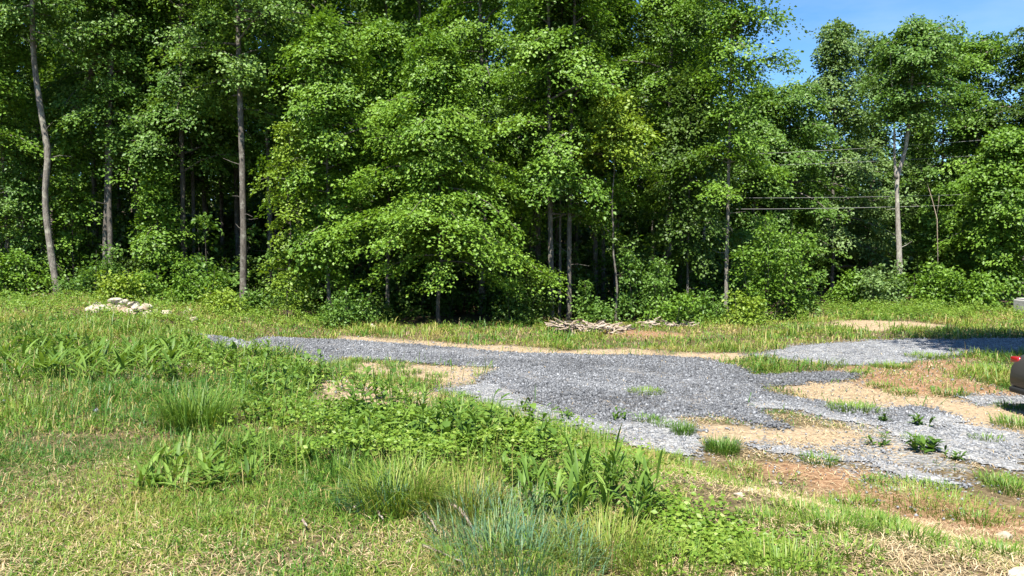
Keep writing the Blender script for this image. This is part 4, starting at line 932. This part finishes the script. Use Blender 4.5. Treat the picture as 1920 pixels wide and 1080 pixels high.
# ------------------------------------------------------------------ the parked car at the right edge (only its tail shows)
m, nt, out = newmat('car_paint'); n1 = noise(nt, 400, 2, 0.5)
principled(nt, out, ramp(nt, n1, [(0.3, (0.030, 0.028, 0.026)), (0.7, (0.045, 0.042, 0.039))]), 0.5, 0.3, metal=0.0, coat=0.15); M['paint'] = m
m, nt, out = newmat('car_glass'); principled(nt, out, (0.012, 0.014, 0.016), 0.05, 0.6); M['glass'] = m
m, nt, out = newmat('tail_light_red'); principled(nt, out, (0.26, 0.008, 0.010), 0.2, 0.6, coat=0.6); M['red'] = m
m, nt, out = newmat('black_plastic'); principled(nt, out, (0.02, 0.02, 0.02), 0.6, 0.3); M['black'] = m
m, nt, out = newmat('tyre_rubber'); principled(nt, out, (0.018, 0.018, 0.018), 0.85, 0.2); M['rubber'] = m
m, nt, out = newmat('wheel_alloy'); principled(nt, out, (0.42, 0.42, 0.43), 0.35, 0.5, metal=0.9); M['alloy'] = m
m, nt, out = newmat('chrome_trim'); principled(nt, out, (0.6, 0.6, 0.6), 0.2, 0.5, metal=1.0); M['chrome'] = m
cp = hit(1895, 775); CARX = 7.56; CARY = 10.95; CARZ = float(np.mean(terrain(CARX + np.array([0.8, 3.4, 0.8, 3.4]), CARY + np.array([-.7, -.7, .7, .7]))))
car = empty('parked_car', (CARX, CARY, CARZ), 'dark grey brown saloon car, only its tail with red light showing at the right edge', 'car')
# sections along the length (x from tail): (x, half width, underside, belt height, shoulder height)
sec = [(0.00, 0.72, 0.44, 0.66), (0.05, 0.79, 0.34, 0.80), (0.14, 0.82, 0.30, 0.93), (0.35, 0.88, 0.25, 0.985), (0.8, 0.905, 0.22, 1.0), (1.5, 0.915, 0.2, 0.99), (2.6, 0.915, 0.2, 0.965), (3.4, 0.905, 0.2, 0.93), (4.0, 0.885, 0.21, 0.87), (4.4, 0.82, 0.25, 0.78), (4.58, 0.70, 0.32, 0.66), (4.66, 0.5, 0.42, 0.55)]
ring = 24; V = []
for (x, hw, z0, z1) in sec:
    th = np.linspace(0, 2 * pi, ring, endpoint=False); e_ = 0.42
    cy = np.sign(np.cos(th)) * np.abs(np.cos(th)) ** e_ * hw; cz = np.sign(np.sin(th)) * np.abs(np.sin(th)) ** e_
    zc, hz = (z0 + z1) / 2, (z1 - z0) / 2
    zz = zc + cz * hz; cy = cy * (1 - 0.07 * np.clip((zz - 0.62) / 0.38, 0, 1) - 0.05 * np.clip((0.5 - zz) / 0.3, 0, 1))
    V.append(np.stack([np.full(ring, x), cy, zz], -1))
V = np.concatenate(V); ns = len(sec)
i, j = np.meshgrid(np.arange(ns - 1), np.arange(ring), indexing='ij'); j2 = (j + 1) % ring
q = np.stack([i * ring + j, i * ring + j2, (i + 1) * ring + j2, (i + 1) * ring + j], -1).reshape(-1, 4)
V = np.concatenate([V, [[-0.015, 0, 0.57], [4.68, 0, 0.48]]]); k_ = np.arange(ring)
caps = np.concatenate([np.stack([np.full(ring, ns * ring), (k_ + 1) % ring, k_], -1), np.stack([np.full(ring, ns * ring + 1), (ns - 1) * ring + k_, (ns - 1) * ring + (k_ + 1) % ring], -1)])
mesh_obj('body', V, [q, caps], M['paint'], car, None, True)
# cabin: glass house and roof
prof = [(0.42, 0.985, 0.70), (1.15, 1.40, 0.60), (1.55, 1.455, 0.585), (2.3, 1.45, 0.585), (2.75, 1.38, 0.60), (3.45, 0.935, 0.74)]
V = np.array([[x, s * w, z] for (x, z, w) in prof for s in (-1, 1)] + [[x, s * 0.84, 0.93] for x in (0.42, 1.15, 1.55, 2.3, 2.75, 3.45) for s in (-1, 1)])
q = [[2 * a, 2 * a + 1, 2 * a + 3, 2 * a + 2] for a in range(5)] + [[2 * a + s, 2 * a + 2 + s, 12 + 2 * a + 2 + s, 12 + 2 * a + s] for a in range(5) for s in (0, 1)]
mesh_obj('cabin_glass', V, np.array(q), M['glass'], car)
rb = MB()
V2 = np.array([[x, s * (w + 0.008), z + 0.014] for (x, z, w) in prof[1:5] for s in (-1, 1)]); rb.add(V2, np.array([[2 * a, 2 * a + 1, 2 * a + 3, 2 * a + 2] for a in range(3)]))
for s in (-1, 1):
    for pl_ in ([(0.42, 0.985, 0.71), (1.15, 1.41, 0.605)], [(1.15, 1.41, 0.605), (1.55, 1.465, 0.59), (2.3, 1.46, 0.59), (2.75, 1.39, 0.605)], [(2.75, 1.39, 0.605), (3.45, 0.94, 0.75)]):
        rb.tube(np.array([[x, s * w, z] for x, z, w in pl_]), np.full(len(pl_), 0.035), 6)
    rb.tube(np.array([[2.0, s * 0.60, 1.44], [2.02, s * 0.845, 0.95]]), [0.035, 0.04], 6)
rb.build('roof', M['paint'], car)
for s in (-1, 1):
    bm = bmesh.new(); bev_box(bm, (0.15, s * 0.735, 0.81), (0.17, 0.22, 0.10), 0.035); bm_obj('tail_light', bm, M['red'], car, True)
    bm = bmesh.new(); bev_box(bm, (4.5, s * 0.68, 0.66), (0.2, 0.3, 0.12), 0.04); bm_obj('headlight', bm, M['chrome'], car, True)
    bm = bmesh.new(); bev_box(bm, (3.0, s * 0.98, 0.99), (0.12, 0.2, 0.13), 0.03); bm_obj('wing_mirror', bm, M['paint'], car, True)
bm = bmesh.new(); bev_box(bm, (0.06, 0, 0.375), (0.16, 1.42, 0.09), 0.03); bm_obj('bumper', bm, M['black'], car, True)
bm = bmesh.new(); bev_box(bm, (0.0, 0, 0.70), (0.03, 0.5, 0.12), 0.008); bm_obj('number_plate', bm, M['alloy'], car)
for x in (0.95, 3.65):
    for s in (-1, 1):
        mb = MB(); th = np.linspace(0, 2 * pi, 33)
        for (r, w) in (((0.20, 0.30, 0.325, 0.325, 0.30, 0.20), (-0.1, -0.11, -0.08, 0.08, 0.11, 0.1)),):
            P = np.stack([np.stack([x + rr * np.cos(th), np.full(33, s * 0.80 + ww), 0.325 + rr * np.sin(th)], -1) for rr, ww in zip(r, w)]).reshape(-1, 3)
            a_, b_ = np.meshgrid(np.arange(5), np.arange(32), indexing='ij'); mb.add(P, np.stack([a_ * 33 + b_, a_ * 33 + b_ + 1, (a_ + 1) * 33 + b_ + 1, (a_ + 1) * 33 + b_], -1).reshape(-1, 4))
        wh = mb.build('wheel', M['rubber'], car)
        mb = MB()
        for q_ in range(5):
            a_ = q_ * 2 * pi / 5; mb.tube(np.array([[x, s * 0.89, 0.325], [x + 0.2 * cos(a_), s * 0.885, 0.325 + 0.2 * sin(a_)]]), [0.04, 0.028], 6)
        mb.tube(np.array([[x, s * 0.84, 0.325], [x, s * 0.905, 0.325]]), [0.205, 0.05], 16)
        mb.build('rim', M['alloy'], wh)
for ch in list(car.children):
    pass
print('objects', len(bpy.data.objects))
